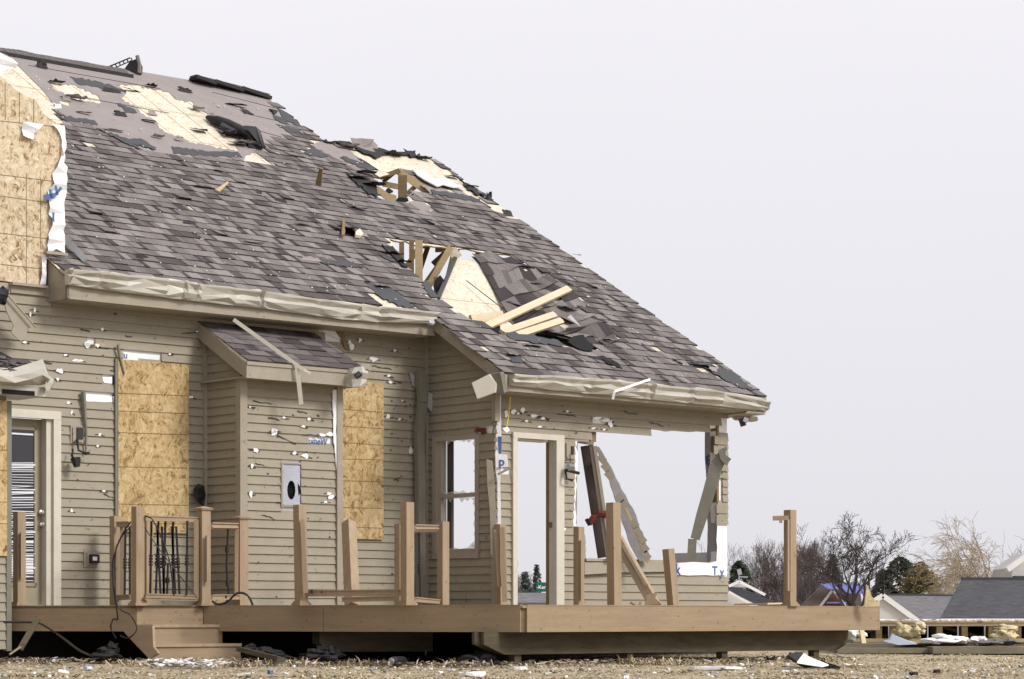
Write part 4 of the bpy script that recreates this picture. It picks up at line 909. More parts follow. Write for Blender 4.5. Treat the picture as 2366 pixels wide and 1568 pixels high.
    mb.build('downspout', 'downspout', house)
    mb = MB(); mb.slab([[FP(x, y, .12) for x, y in [(988, 905), (1000, 912), (1010, 935), (1000, 940), (994, 950), (986, 940)]]], NW*.02); mb.slab([[FP(x, y, .03) for x, y in [(945, 862), (958, 866), (962, 900), (952, 890)]]], NW*.02); mb.build('torn_wrap', 'wrap_grey', house)
    # porch side window
    a = A_P; mb = MB()
    srect(mb, 1003, 1009, 1012, 1286, a, 0, .035); srect(mb, 1102, 1003, 1110, 1290, a, 0, .035); srect(mb, 1012, 1006, 1102, 1017, a, 0, .034); srect(mb, 1003, 1277, 1110, 1290, a, 0, .036)
    srect(mb, 1012, 1140, 1103, 1149, a, -.05, .015); srect(mb, 1012, 1017, 1020, 1277, a, -.06, .01); srect(mb, 1098, 1012, 1103, 1277, a, -.06, .01); srect(mb, 1014, 1268, 1102, 1277, a, -.06, .012)
    wn = mb.build('window', 'window_vinyl', house)
    mb = MB(); srect(mb, 1019, 1018, 1029, 1276, a, -.14, -.10); mb.build('inner_jamb', 'bark', wn)
    mb = MB(); jag = lambda pts: mb.slab([[SP(x, y, a+.03) for x, y in pts]], U*.004)
    def edge(x0, y0, x1, y1, dx, dy, n):
        q = [(x0, y0)]; 
        for k in range(n+1): f = k/n; m_ = r.uniform(.15, 1) if k % 2 else r.uniform(0, .3); q.append((x0+(x1-x0)*f+dx*m_, y0+(y1-y0)*f+dy*m_))
        q.append((x1, y1)); jag(q)
    edge(1020, 1017, 1100, 1013, 0, 10, 14); edge(1100, 1014, 1100, 1140, -13, 0, 12); edge(1020, 1140, 1100, 1140, 0, -14, 8); edge(1020, 1149, 1100, 1149, 0, 14, 12); edge(1101, 1150, 1101, 1270, -15, 0, 10); edge(1022, 1270, 1100, 1268, 0, -16, 8)
    mb.build('broken_glass', 'glass_shard', wn)
    # right room doorway
    b = B_P; mb = MB(); prect(mb, 1180, 1006, 1190, 1402, b, -.02, .05); prect(mb, 1280, 1010, 1298, 1402, b, -.02, .05); prect(mb, 1180, 1002, 1298, 1015, b, -.02, .052); prect(mb, 1281, 1015, 1290, 1402, b, -.13, .005)
    prect(mb, 1190, 1015, 1266, 1019, b, -.13, .0); dcs = mb.build('door_casing', 'cream', house)
    mb = MB(); prect(mb, 1280, 1019, 1283, 1402, b, -.15, -.10); prect(mb, 1279, 1206, 1281, 1218, b, -.09, -.04); mb.build('jamb_edge', 'wood_dark', dcs)
    # right pillar remains: wrap, siding stubs, prints
    aw = aF(1657, b); mb = MB(); mb.slab([[SP(x, y, aw) for x, y in rough([(1629, 988), (1655, 985), (1657, 1300), (1634, 1296), (1634, 1150), (1630, 1080)], 1.5, 20, r)]], U*.02)
    pw = mb.build('torn_inner_wrap', 'wrap_grey', house)
    text('printed_lettering', 'e', .30, SP(1629, 1075, aw-.006), NW, Z, 'blue_ink', pw); text('printed_lettering', 'l', .36, SP(1645, 1074, aw-.006), NW, Z, 'blue_ink', pw)
    text('printed_lettering', 'a', .17, SP(1631, 1102, aw-.006), NW, Z, 'blue_ink', pw)
    mb = MB(); mb.slab([[FP(x, y, b+.02) for x, y in rough([(1555, 1300), (1600, 1298), (1640, 1300), (1655, 1296), (1656, 1200), (1678, 1200), (1680, 1328), (1556, 1328)], 1.5, 16, r)]], NW*.004); wl = mb.build('torn_wrap', 'wrap', house)
    text('printed_lettering', 'k', .2, FP(1560, 1327, b+.027), U, Z, 'blue_ink', wl); text('printed_lettering', 'T', .16, FP(1646, 1327, b+.027), U, Z, 'blue_ink', wl); text('printed_lettering', 'y', .16, FP(1664, 1330, b+.027), U, Z, 'blue_ink', wl)
    # pieces left in the big opening
    Yw = FP(1400, 1200, b).y
    mb = MB(); mb.beam(pr(1352, 1030, Yw+.1), pr(1392, 1288, Yw+.1), .1, .12, None); mb.build('leaning_stud', 'bark', house)
    mb = MB(); mb.beam(pr(1366, 1028, Yw-.05), pr(1405, 1290, Yw-.05), .08, .05, None, 0); mb.beam(pr(1374, 1030, Yw-.1), pr(1413, 1290, Yw-.1), .06, .04, None, 0); mb.beam(pr(1334, 1018, Yw-.1), pr(1372, 1024, Yw-.1), .1, .05, None); mb.beam(pr(1332, 1016, Yw-.05), pr(1330, 1210, Yw-.05), .08, .025, None)
    mb.build('window_frame', 'window_vinyl', house)
    mb = MB(); mb.slab([[pr(x, y, Yw+.05+(y-1030)*.0008) for x, y in rough([(1374, 1030), (1384, 1032), (1412, 1078), (1436, 1130), (1470, 1190), (1500, 1280), (1503, 1296), (1478, 1296), (1456, 1258), (1420, 1150), (1398, 1080)], 2, 14, r)]], V((0, .1, 0)))
    fw_ = mb.build('fallen_wall_piece', 'wrap_grey', house)
    mb = MB()
    for (x, y) in ((1404, 1080), (1412, 1098), (1438, 1150), (1446, 1166), (1470, 1210), (1478, 1228), (1488, 1246), (1494, 1266), (1498, 1284), (1395, 1060)):
        mb.beam(pr(x-11, y-8, Yw-.02), pr(x+2, y+7, Yw-.02), .03, .085, None)
    mb.build('siding_stubs', 'siding', fw_)
    mb = MB(); mb.beam(pr(1440, 1160, Yw-.0), pr(1500, 1300, Yw+.0), .06, .035, None); mb.build('split_lath', 'wood', fw_)
    mb = MB(); mb.tube([pr(1360, 1210, Yw-.15), pr(1372, 1194, Yw-.15), pr(1384, 1186, Yw-.15), pr(1402, 1188, Yw-.15)], .045, 6); mb.build('red_strap', 'red_wood', house)
    mb = MB(); mb.tube([pr(1355, 1208, Yw-.2), pr(1362, 1204, Yw-.2)], .05, 6); mb.build('dark_strap_end', 'black_tape', house)
    # sill boards
    mb = MB(); prect(mb, 1350, 1292, 1560, 1298, b, -.11, .04); mb.build('window_sill', 'window_vinyl', house)
    mb = MB(); P = [FP(1350, 1300, b+.03), FP(1440, 1302, b+.05), FP(1558, 1296, b+.04)]
    mb.slab([[FP(1350, 1299, b+.03), FP(1450, 1299, b+.03), FP(1550, 1296, b+.03), FP(1550, 1320, b+.05), FP(1440, 1322, b+.06), FP(1350, 1327, b+.07)]], NW*.008); mb.build('loose_siding', 'siding', house)
    # hanging crumpled downspout on the right
    mb = MB(); P = [(1672, 1050), (1655, 1075), (1640, 1130), (1622, 1190), (1606, 1245)]; wds = (.14, .17, .16, .15, .12)
    for k in range(4): mb.beam(pr(*P[k], Yw+.7), pr(*P[k+1], Yw+.7), .06, wds[k], None, w2=.05, h2=wds[k+1])
    mb.beam(pr(1600, 1245, Yw+.7), pr(1597, 1296, Yw+.7), .05, .11, None)
    for Q in ([(1660, 1040), (1680, 1030), (1676, 1050), (1690, 1060), (1678, 1075), (1664, 1060)],): mb.slab([[pr(x, y, Yw+.62) for x, y in Q]], V((0, .02, 0)))
    mb.build('downspout', 'downspout', house)
    # eave end bits
    mb = MB(); mb.slab([[pr(x, y, w(AR2, 1.5, 0).y) for x, y in [(1686, 955), (1750, 962), (1752, 970), (1740, 972), (1700, 968)]]], V((0, .2, 0))); mb.build('soffit_end', 'trim', house)
    mb = MB(); mb.beam(pr(1712, 966, 31.5), pr(1718, 984, 31.5), .08, .07, None); mb.beam(pr(1718, 968, 31.4), pr(1728, 972, 31.4), .06, .06, None, 1); mb.build('eave_light', ['black_metal', 'steel'], house)
    mb = MB(); mb.slab([[pr(x, y, FP(1120, 890, 1.5).y-.2) for x, y in [(1090, 884), (1130, 864), (1146, 886), (1143, 906), (1103, 921)]]], V((.02, .03, 0))); mb.build('bent_soffit_panel', 'cream', house)
    mb = MB(); mb.beam(FP(1146, 884, 1.6), FP(1172, 880, 1.74), .3, .25, NW); mb.build('eave_return', 'downspout', house)
    # white stringy trims under the main eave
    mb = MB(); prect(mb, 590, 722, 720, 728, .05, 0, .1); prect(mb, 610, 733, 735, 738, .05, 0, .12); mb.build('loose_soffit_strip', 'window_vinyl', house)
    mb = MB(); mb.slab([[FP(x, y, .02) for x, y in [(775, 765), (792, 768), (804, 800), (806, 812), (796, 806), (788, 782)]]], NW*.01); mb.build('split_wood', 'wood_dark', house)
    # frieze on the right wall and torn edge wood
    mb = MB(); prect(mb, 1366, 985, 1380, 1020, b, -.1, -.02); prect(mb, 1655, 975, 1660, 1160, b, -.1, .01); mb.build('exposed_stud', 'wood_dark', house)
    # siding offcuts on the pillar
    mb = MB()
    for (x0, y0, x1, y1) in ((1648, 1008, 1677, 1027), (1646, 1030, 1672, 1050), (1652, 1060, 1676, 1088), (1652, 1166, 1678, 1186), (1652, 1190, 1676, 1214), (1652, 1096, 1676, 1104)): prect(mb, x0, y0, x1, y1, b, .01, .03)
    mb.build('siding_stubs', 'siding', house)
fittings()

# ------------------------------------------------------------------ deck
deck = thing('wooden_deck', 'tan composite deck along the house with posts, broken railings and low steps', 'deck', (0, 25.5, 0))
DP = [(-5.42, 25.75), (-3.95, 25.1), (-3.30, 25.5), (.108, 23.9)]
dE = (.108+.7484*5.54, 23.9+.6633*5.54)
def zd(x, y): return ZD
HF = .272
def build_deck():
    r = random.Random(8)
    # boards
    back = [(w(10.5, 1.3, 0).x, w(10.5, 1.3, 0).y), (w(5.7, 1.3, 0).x, w(5.7, 1.3, 0).y), (w(5.7, 0, 0).x, w(5.7, 0, 0).y), (w(-.8, 0, 0).x, w(-.8, 0, 0).y)]
    pts = [V((x, y, ZD-.03)) for x, y in DP+[dE]]; bk = [V((x, y, ZD-.03)) for x, y in back]
    e2 = V((dE[0], dE[1], ZD-.03))
    far = [e2+V((-.6633*2.6, .7484*2.6, 0))]
    mb = MB(); mb.slab([[p for p in pts]+far+bk], Z*.026); mb.build('deck_boards', 'composite', deck)
    names = [(DP[0], DP[1]), (DP[1], DP[2]), (DP[2], (-1.97*1, 24.876)), ((-1.97, 24.876), (.085, 23.911)), ((.15, 23.93), dE)]
    for p, q in names:
        p = V((*p, 0)); q = V((*q, 0)); d = (q-p).normalized(); n = V((d.y, -d.x, 0))
        mb = MB(); a, b = p+d*.003, q-d*.003
        mb.hexa([a+Z*(ZD-HF), b+Z*(ZD-HF), b+n*-.025+Z*(ZD-HF), a+n*-.025+Z*(ZD-HF), a+Z*(ZD-.004), b+Z*(ZD-.004), b-n*.025+Z*(ZD-.004), a-n*.025+Z*(ZD-.004)])
        a, b = a+n*.004, b+n*.004
        mb.hexa([a+Z*(ZD-.006), b+Z*(ZD-.006), b+n*-.1+Z*(ZD-.006), a+n*-.1+Z*(ZD-.006), a+Z*(ZD+.004), b+Z*(ZD+.004), b-n*.1+Z*(ZD+.004), a-n*.1+Z*(ZD+.004)])
        for k in range(9):
            f = r.random(); c = a.lerp(b, f)+Z*(ZD-r.uniform(.03, .25)); mb.beam(c, c+d*.01+Z*r.uniform(-.01, .01), .003, .009, n, 1)
        mb.build('fascia_board', ['composite', 'wood_dark'], deck)
    mb = MB(); mb.hexa([V((.085, 23.94, ZD-HF)), V((.16, 23.96, ZD-HF)), V((.16, 24, ZD-HF)), V((.085, 24, ZD-HF)), V((.085, 23.94, ZD-.01)), V((.16, 23.96, ZD-.01)), V((.16, 24, ZD-.01)), V((.085, 24, ZD-.01))]); mb.build('corner_block', 'wood_dark', deck)
    # right side rim going back
    p = V((*dE, 0)); mb = MB(); q = p+V((-.6633*2.6, .7484*2.6, 0)); mb.hexa([p+Z*(ZD-HF), q+Z*(ZD-HF), q+V((-.02, -.02, ZD-HF)), p+V((-.02, -.02, ZD-HF)), p+Z*ZD*.99, q+Z*ZD*.99, q+V((-.02, -.02, ZD*.99)), p+V((-.02, -.02, ZD*.99))]); mb.build('fascia_board', 'composite', deck)
    # inner joists and beams
    c0 = V((.108, 23.9, 0)); inn = V((-.6633, .7484, 0)); uu = U.copy()
    def bm(x0, x1, setback, zt, zb, cut, nm='beam', ch=True):
        # beam parallel to the right front, between px columns
        base = c0+inn*setback
        def at(px): k = (px-HX)/F; s = (k*base.y-base.x)/(uu.x-k*uu.y); return base+uu*s
        p, q = at(x0), at(x1); mb = MB(); t = .038
        P = [p+Z*zt, p+Z*(zt-(zt-zb)*.55), p+uu*cut+Z*zb, q-uu*.18+Z*zb, q-uu*.06+Z*(zb+.05), q+Z*(zt-(zt-zb)*.55), q+Z*zt]
        mb.slab([P], inn*t); return mb.build(nm, 'treated', deck)
    bm(1118, 1949, .25, ZD-HF+.005, .115, .28); bm(1096, 1960, .46, ZD-HF+.005, .115, .28)
    # left beam ends
    for (x0, x1, Y, zb) in ((722, 905, 25.15, .13), (738, 1000, 25.0, .13), (264, 300, 26.0, .1), (278, 318, 25.9, .1)):
        mb = MB(); a = pr(x0, 1460, Y); b = pr(x1, 1460, Y+(.25 if x1 > 400 else 1.8)); zt = ZD-HF+.01
        P = [V((a.x, a.y, zt)), V((a.x, a.y, zt-.13)), V((a.x+.16*(b-a).normalized().x, a.y+.16*(b-a).normalized().y, zb)), V((b.x, b.y, zb)), V((b.x, b.y, zt))]; mb.slab([P], V((0, .038, 0))); mb.build('beam', 'treated', deck)
    # support posts
    for (px, sb) in ((1190, .33), (1450, .33), (1668, .33), (1880, .33)):
        base = c0+inn*sb; k = (px-HX)/F; s = (k*base.y-base.x)/(uu.x-k*uu.y); p = base+uu*s
        mb = MB(); mb.beam(p-Z*.15, p+Z*.135, .09, .09, NW); mb.build('support_post', 'treated', deck)
    # steps
    n1 = NW; P0 = V((-3.95, 25.1, 0)); P1 = V((-3.30, 25.5, 0)); d = U
    st0 = cast(315, 1447, P0, V((0, 1, 0)))
    def step(x0, x1, setf, ztop, hgt, nm):
        base = P0+n1*setf
        def at(px): k = (px-HX)/F; s = (k*base.y-base.x)/(d.x-k*d.y); return base+d*s
        p, q = at(x0), at(x1); mb = MB()
        mb.hexa([p-n1*.3+Z*(ztop-.03), q-n1*.3+Z*(ztop-.03), q+n1*.02+Z*(ztop-.03), p+n1*.02+Z*(ztop-.03), p-n1*.3+Z*ztop, q-n1*.3+Z*ztop, q+n1*.02+Z*ztop, p+n1*.02+Z*ztop]); t = mb.build('step_tread', 'composite_rail', deck)
        mb = MB(); mb.hexa([p-n1*.02+Z*(ztop-hgt), q-n1*.02+Z*(ztop-hgt), q+Z*(ztop-hgt), p+Z*(ztop-hgt), p-n1*.02+Z*(ztop-.031), q-n1*.02+Z*(ztop-.031), q+Z*(ztop-.031), p+Z*(ztop-.031)]); mb.build('step_riser', 'composite', deck)
        return p, q
    step(350, 514, .3, .415, .21, ''); step(352, 556, .58, .215, .20, '')
    # stringer sides
    for px in (355,):
        base = P0+n1*.28
        mb = MB(); A = [(285, 1458), (315, 1443), (352, 1446), (354, 1494), (366, 1510), (345, 1522), (300, 1475)]
        mb.slab([[pr(x, y, 25.1-(x-285)*.0065-(y-1443)*.004) for x, y in A]], V((.02, .03, 0))); mb.build('stringer', 'composite', deck)
build_deck()
def post(x0, x1, yt, yb, Y, cap=False, base=False, lean=0, strip=None, parent=deck, name='railing_post', tilt=0, wd=None, broken=False, ft=None):
    mb = MB(); s = Y/F; wpx = (x1-x0)*s; k = wpx/1.41 if wd is None else wd
    xc = (x0+x1)/2; b = pr(xc+lean, yb, Y); b.z = ZD if yb > 1390 else b.z; t = pr(xc, yt, Y+tilt)
    mb.beam(b, t, k, k, NW); ds = V((0, 0, 1)); o = mb.build(name, 'composite_rail' if not broken else 'composite_rail', parent)
    if base:
        mb = MB(); mb.beam(b, b+Z*.025, k+.05, k+.05, NW); mb.beam(b+Z*.025, b+Z*.045, k+.025, k+.025, NW); mb.build('base_trim', 'composite_rail', o if parent is deck else parent)
    if cap:
        mb = MB(); mb.beam(t, t+Z*.018, k+.035, k+.035, NW, w2=k+.05, h2=k+.05); mb.beam(t+Z*.018, t+Z*.04, k+.05, k+.05, NW, w2=.02, h2=.02); mb.build('post_cap', 'wrap_grey' if False else 'composite_rail', o)
    if strip:
        sx, y0, y1 = strip; mb = MB(); mb.beam(pr(sx, y0, Y-k*.75), pr(sx+lean*.3, y1, Y-k*.75), .03, .032, NW); mb.build('rail_bracket_strip', 'composite_rail', o)
    return o
post(30, 60, 1183, 1400, 26.0, base=True, strip=(50, 1230, 1335))
post(253, 281, 1192, 1399, 26.9)
post(333, 350, 1196, 1399, 26.6, wd=.09)
post(303, 334, 1170, 1399, 25.1, base=True)
post(453, 487, 1178, 1399, 25.5, cap=True, base=True, strip=(479, 1237, 1345))
post(541, 574, 1199, 1399, 27.3, cap=True)
post(677, 708, 1166, 1399, 24.8, base=True, lean=4)
post(925, 957, 1160, 1399, 24.25, base=True)
post(918, 932, 1210, 1399, 25.6, wd=.09)
post(1010, 1038, 1205, 1399, 28.4)
post(1142, 1170, 1211, 1399, 28.9, lean=2)
post(1325, 1350, 1217, 1399, 29.6, strip=(1343, 1248, 1385))
post(1400, 1434, 1161, 1399, 24.9, lean=3)
post(1530, 1558, 1268, 1399, 26.4, lean=12)
rp15 = post(1811, 1840, 1178, 1399, 26.6, base=True, strip=(1820, 1200, 1365))
mb = MB(); mb.beam(pr(1786, 1197, 26.45), pr(1822, 1196, 26.45), .05, .05, None); mb.beam(pr(1804, 1200, 26.4), pr(1804, 1208, 26.4), .03, .03, None); mb.build('rail_stub', 'composite_rail', rp15)
def rails():
    def rail(x0, y0, Y0, x1, y1, Y1, w_=.06, h=.045, nm='handrail'):
        mb = MB(); mb.beam(pr(x0, y0, Y0), pr(x1, y1, Y1), w_, h, None); a = pr(x0, y0, Y0)+Z*h*.5; b = pr(x1, y1, Y1)+Z*h*.5
        mb.beam(a+Z*.006, b+Z*.006, w_+.02, .012, None); return mb.build(nm, 'composite_rail', deck)
    rail(334, 1198, 25.1, 460, 1202, 25.5); rail(334, 1378, 25.1, 460, 1382, 25.5); rail(334, 1383, 25.05, 455, 1386, 25.4, .03, .02)
    rail(275, 1213, 26.8, 305, 1212, 26.0); rail(268, 1382, 26.9, 305, 1380, 26.0); rail(485, 1218, 25.6, 545, 1219, 27.2); rail(485, 1382, 25.6, 548, 1381, 27.2)
    rail(704, 1372, 24.8, 928, 1370, 24.35, .05, .055); rail(792, 1386, 26.4, 930, 1383, 26.2, .05, .045); rail(956, 1223, 24.5, 1010, 1223, 28.2, .05, .035); rail(956, 1386, 24.5, 1012, 1391, 28.3, .05, .04)
    mb = MB()
    mb.beam(pr(454, 1202, 25.45), pr(454, 1384, 25.45), .05, .05, None); mb.beam(pr(282, 1214, 26.7), pr(282, 1380, 26.7), .05, .04, None); mb.beam(pr(547, 1222, 27.1), pr(546, 1380, 27.1), .05, .035, None)
    mb.beam(pr(699, 1200, 24.7), pr(707, 1370, 24.7), .05, .045, None); mb.build('rail_end_strip', 'composite_rail', deck)
    mb = MB(); mb.beam(pr(1146, 1224, 28.7), pr(1154, 1355, 28.7), .05, .05, None); mb.beam(pr(1160, 1218, 28.65), pr(1166, 1390, 28.65), .05, .06, None); mb.build('broken_rail', 'composite_rail', deck)
    def bal(x0, y0, x1, y1, Y, r=.011):
        mb = MB(); p = pr(x0, y0, Y); q = pr(x1, y1, Y); m = p.lerp(q, .52); mb.beam(p, q, r*2, r*2, None)
        for f in (.46, .5, .54, .58): c = p.lerp(q, f); mb.beam(c, c+(q-p).normalized()*.02, r*2.9, r*2.9, V((.7, .7, 0)))
        mb.build('baluster', 'black_metal', deck)
    for (x0, y0, x1, y1) in ((350, 1203, 347, 1374), (366, 1204, 360, 1374), (363, 1214, 371, 1376), (374, 1216, 379, 1374), (382, 1203, 378, 1374), (388, 1300, 386, 1374), (400, 1203, 400, 1376), (397, 1216, 405, 1376), (407, 1216, 415, 1374), (433, 1203, 431, 1374)): bal(x0, y0, x1, y1, 25.35)
    bal(290, 1215, 288, 1378, 26.5); bal(300, 1215, 300, 1378, 26.4); bal(527, 1220, 523, 1310, 26.6); bal(523, 1310, 529, 1380, 26.6); bal(968, 1228, 971, 1390, 26)
    mb = MB()
    for x in (720, 744, 768, 793, 818, 843): mb.beam(pr(x, 1370, 24.7), pr(x, 1362, 24.7), .022, .022, None)
    for x in (864, 888, 911): mb.beam(pr(x, 1384, 26.3), pr(x, 1377, 26.3), .022, .022, None)
    for x in (494, 508, 522): mb.beam(pr(x, 1382, 26.2), pr(x, 1375, 26.2), .02, .02, None)
    mb.build('baluster_stubs', 'black_metal', deck)
rails()
mb = MB(); mb.beam(pr(806, 1207, 27.4), pr(814, 1400, 26.8), .12, .12, NW, w2=.13); o = mb.build('leaning_post', 'composite_rail')
for v in o.data.vertices: pass
tag(o, 'loose tan post sleeve leaning between the boarded window and the first low rail', 'post')
mb = MB(); mb.beam(pr(1424, 1240, 26.8), pr(1512, 1396, 25.6), .11, .12, NW); mb.beam(pr(1440, 1262, 26.5), pr(1494, 1352, 25.7), .03, .035, NW); mb.slab([[pr(x, y, 25.5) for x, y in [(1495, 1374), (1520, 1368), (1514, 1380), (1522, 1396), (1490, 1398)]]], V((0, .08, 0)))
o = mb.build('fallen_post', 'composite_rail'); tag(o, 'fallen tan deck post lying diagonally behind the tall upright post under the open window', 'post')

# ------------------------------------------------------------------ loose lumber and strips on the roof
for (x0, y0, x1, y1, h, d0, d1, lab) in ((1118, 757, 1314, 667, .10, .15, -.25, 'longest bare timber sticking up out of the collapsed roof'), (1160, 768, 1281, 727, .09, .1, -.12, 'upper of the two shorter splintered boards in the collapsed roof'), (1190, 776, 1297, 741, .09, .05, -.14, 'lower of the two shorter splintered boards in the collapsed roof')):
    mb = MB(); p = RC(x0, y0); q = RC(x1, y1); mb.beam(pr(x0, y0, p.y+d0), pr(x1, y1, q.y+d1), .045, h, (0, -1, .2), 0)
    if h < .1:
        e_ = pr(x1, y1, q.y+d1); dd = (e_-pr(x0, y0, p.y+d0)).normalized(); mb.beam(e_, e_+dd*.05, .04, .05, None, 0, w2=.01, h2=.01)
    o = mb.build('timber', 'wood_new'); tag(o, lab, 'timber', 'broken timbers in the collapsed roof')
def loose(name, mt, lab, cat, beams, grp=None):
    mb = MB()
    for (p, q, a, b, *rest) in beams: mb.beam(p, q, a, b, None, 0, **(rest[0] if rest else {}))
    o = mb.build(name, mt); tag(o, lab, cat, grp); return o
loose('wood_splinter', 'wood_dark', 'dark board stuck upright in the shingles right of centre', 'board', [(RC(735, 430, .0), pr(742, 388, RC(735, 430).y-.15), .04, .09, dict(h2=.05))])
loose('wood_splinter', 'wood', 'small pale wood splinter lying on the middle of the shingles', 'splinter', [(RC(500, 447, .03), RC(524, 430, .06), .03, .06, dict(w2=.01, h2=.03))])
loose('trim_strip', 'wrap_grey', 'thin bent strip lying on shingles beside the white torn wall wrap', 'trim strip', [(RC(128, 556, .12), RC(195, 612, .06), .02, .07)])
q1 = FP(540, 738, .4); q2 = FP(700, 853, 1.12)
loose('trim_strip', 'cream', 'long pale trim strip dangling across the small bay roof', 'trim strip', [(q1, q2, .015, .045), (FP(686, 842, 1.06), FP(696, 934, 1.06), .02, .05), (q2, FP(718, 862, 1.12), .01, .03)])
loose('trim_strip', 'wrap', 'white bent strip caught on the right gutter', 'trim strip', [(FP(1420, 904, 1.95), FP(1502, 876, 1.95), .01, .03), (FP(1420, 904, 1.95), FP(1416, 922, 1.93), .01, .03)])
loose('wood_splinter', 'wrap', 'pale bare chip standing on the dented shingles right of the splintered boards', 'chip', [(RC(1312, 740, .06), RC(1336, 762, .06), .02, .06, dict(h2=.01))])
mb = MB(); mb.tube([FP(1179, 916, 1.45), FP(1175, 960, 1.42), FP(1170, 985, 1.42)], .009, 4); tag(mb.build('tape', 'yellow'), 'thin yellow tape hanging from the eave beside the open doorway', 'tape')
mb = MB(); mb.slab([[FP(x, y, .25) for x, y in [(8, 697), (22, 690), (78, 752), (60, 762), (62, 772), (48, 788), (40, 784), (24, 768), (30, 752), (14, 720)]]], NW*.015); mb.slab([[FP(x, y, .3) for x, y in [(18, 684), (24, 688), (84, 758), (80, 756)]]], NW*.02)
tag(mb.build('siding_scrap', 'trim'), 'torn strip of siding dangling off the upper left wall', 'siding scrap')
mb = MB(); r_ = random.Random(2); crumple(mb, 6, 682, 14, 20, FP(6, 682, .3).y, .12, r_); tag(mb.build('felt_scrap', 'black_tape'), 'black wrap bundle at the left edge above the torn siding', 'wrap bundle')
mb = MB(); mb.tube([FP(192, 905, .06), FP(196, 960, .05), FP(199, 1000, .05), FP(198, 1048, .05)], [.03, .022, .015, .01], 5); tag(mb.build('drip_strip', 'downspout'), 'dark strip hanging down the siding beside the broken wall light', 'strip')
mb = MB(); mb.tube([FP(272, 796, .06), FP(276, 822, .06), FP(287, 864, .06)], [.015, .018, .012], 5); tag(mb.build('drip_strip', 'downspout'), 'short dark strip hanging over the top corner of the wide boarded window', 'strip')
# cables
def cable(pts, r, lab, m='cable'):
    P = [pr(*p) for p in pts]; Q = []
    for i in range(len(P)-1):
        p0, p1, p2, p3 = P[max(i-1, 0)], P[i], P[i+1], P[min(i+2, len(P)-1)]
        for k in range(5):
            t = k/5; Q.append(.5*((2*p1)+(p2-p0)*t+(2*p0-5*p1+4*p2-p3)*t*t+(3*p1-p0-3*p2+p3)*t**3))
    Q.append(P[-1]); mb = MB(); mb.tube(Q, r, 6); return tag(mb.build('cable', m), lab, 'cable')
cable([(302, 1205, 24.9), (280, 1240, 24.9), (262, 1290, 24.9), (261, 1345, 24.85), (268, 1395, 24.8), (272, 1430, 24.8), (262, 1430, 24.8), (256, 1450, 24.8), (268, 1475, 24.85)], .009, 'left loop of black cable hanging from the corner post over the deck edge')
cable([(303, 1215, 24.88), (270, 1260, 24.88), (266, 1340, 24.85), (272, 1400, 24.75), (300, 1420, 24.75), (315, 1445, 24.6), (312, 1462, 24.55), (295, 1474, 24.6), (278, 1468, 24.7)], .008, 'right loop of black cable hanging from the corner post over the deck edge')
cable([(334, 1192, 24.9), (352, 1200, 24.9), (372, 1240, 24.95), (390, 1290, 25.0), (398, 1340, 25.0), (402, 1376, 25.0)], .008, 'black cable drooping through the balusters to the lower rail')
cable([(334, 1218, 24.95), (362, 1260, 24.95), (400, 1310, 24.95), (440, 1360, 25.0), (456, 1382, 25.0)], .006, 'thin cable slanting across the balusters to the capped post')
cable([(490, 1388, 24.9), (505, 1396, 24.9), (525, 1390, 24.9), (545, 1372, 24.9), (562, 1370, 24.9), (576, 1380, 24.9), (584, 1398, 24.9)], .013, 'short thick black hose arched on the deck by the capped post')
cable([(8, 1437, 24.9), (80, 1438, 24.9), (100, 1444, 24.9), (140, 1470, 24.7), (180, 1500, 24.3), (205, 1512, 24.0)], .012, 'long dark pipe bent from the left wall to the grass', 'black_metal')
loose('board', 'treated', 'weathered thin board propped under the bent pipe at left', 'board', [(pr(88, 1428, 24.8), pr(46, 1500, 24.6), .03, .06)])
loose('stick', 'sleeper', 'thin grey stick leaning out of the grass at the left edge', 'stick', [(pr(22, 1512, 24.3), pr(48, 1494, 24.5), .012, .02)])

# ------------------------------------------------------------------ things on and under the deck
mb = MB(); r_ = random.Random(12); mb.slab([[pr(x, y, 27.2) for x, y in [(1997, 1401), (2003, 1352), (2006, 1352), (2014, 1376), (2020, 1385), (2032, 1388), (2033, 1401)]]], V((0, .05, 0))); tag(mb.build('foam_shard', 'insulation'), 'pointed yellow foam shard standing on the right end of the deck', 'foam shard')
loose('board', 'wood_new', 'flat plywood offcut lying on the deck left of the last post', 'board', [(pr(1718, 1396, 28.5), pr(1796, 1394, 28.0), .3, .02)])
loose('wood_scrap', 'wood', 'small wood scraps on the deck below the open window', 'wood scrap', [(pr(1468, 1398, 26), pr(1456, 1392, 26), .02, .02), (pr(1478, 1398, 26), pr(1480, 1390, 26), .02, .03)])
loose('wood_scrap', 'wood', 'broken rail chips lying beside the black hose on the deck', 'wood scrap', [(pr(500, 1392, 24.95), pr(520, 1386, 24.95), .03, .035), (pr(488, 1386, 24.95), pr(498, 1390, 24.95), .02, .03)])
def lump(name, m, lab, cat, parts, seed=1, th=None, grp=None, sm=False, n=9, k=7):
    mb = MB(); r = random.Random(seed)
    for (x, y, rx, ry, Y, d) in parts: crumple(mb, x, y, rx, ry, Y, d, r, 0, n, k)
    return tag(mb.build(name, m, smooth=sm), lab, cat, grp)
lump('plastic_sheet', 'felt_black', 'crumpled black plastic under the deck right of the steps', 'plastic sheet', [(610, 1510, 50, 12, 24.9, .2), (580, 1500, 20, 10, 25, .2)], 2)
lump('plastic_sheet', 'felt_black', 'crumpled black plastic lying by the middle beam end under the deck', 'plastic sheet', [(740, 1515, 50, 14, 24.6, .2), (760, 1505, 30, 14, 24.7, .2)], 3)
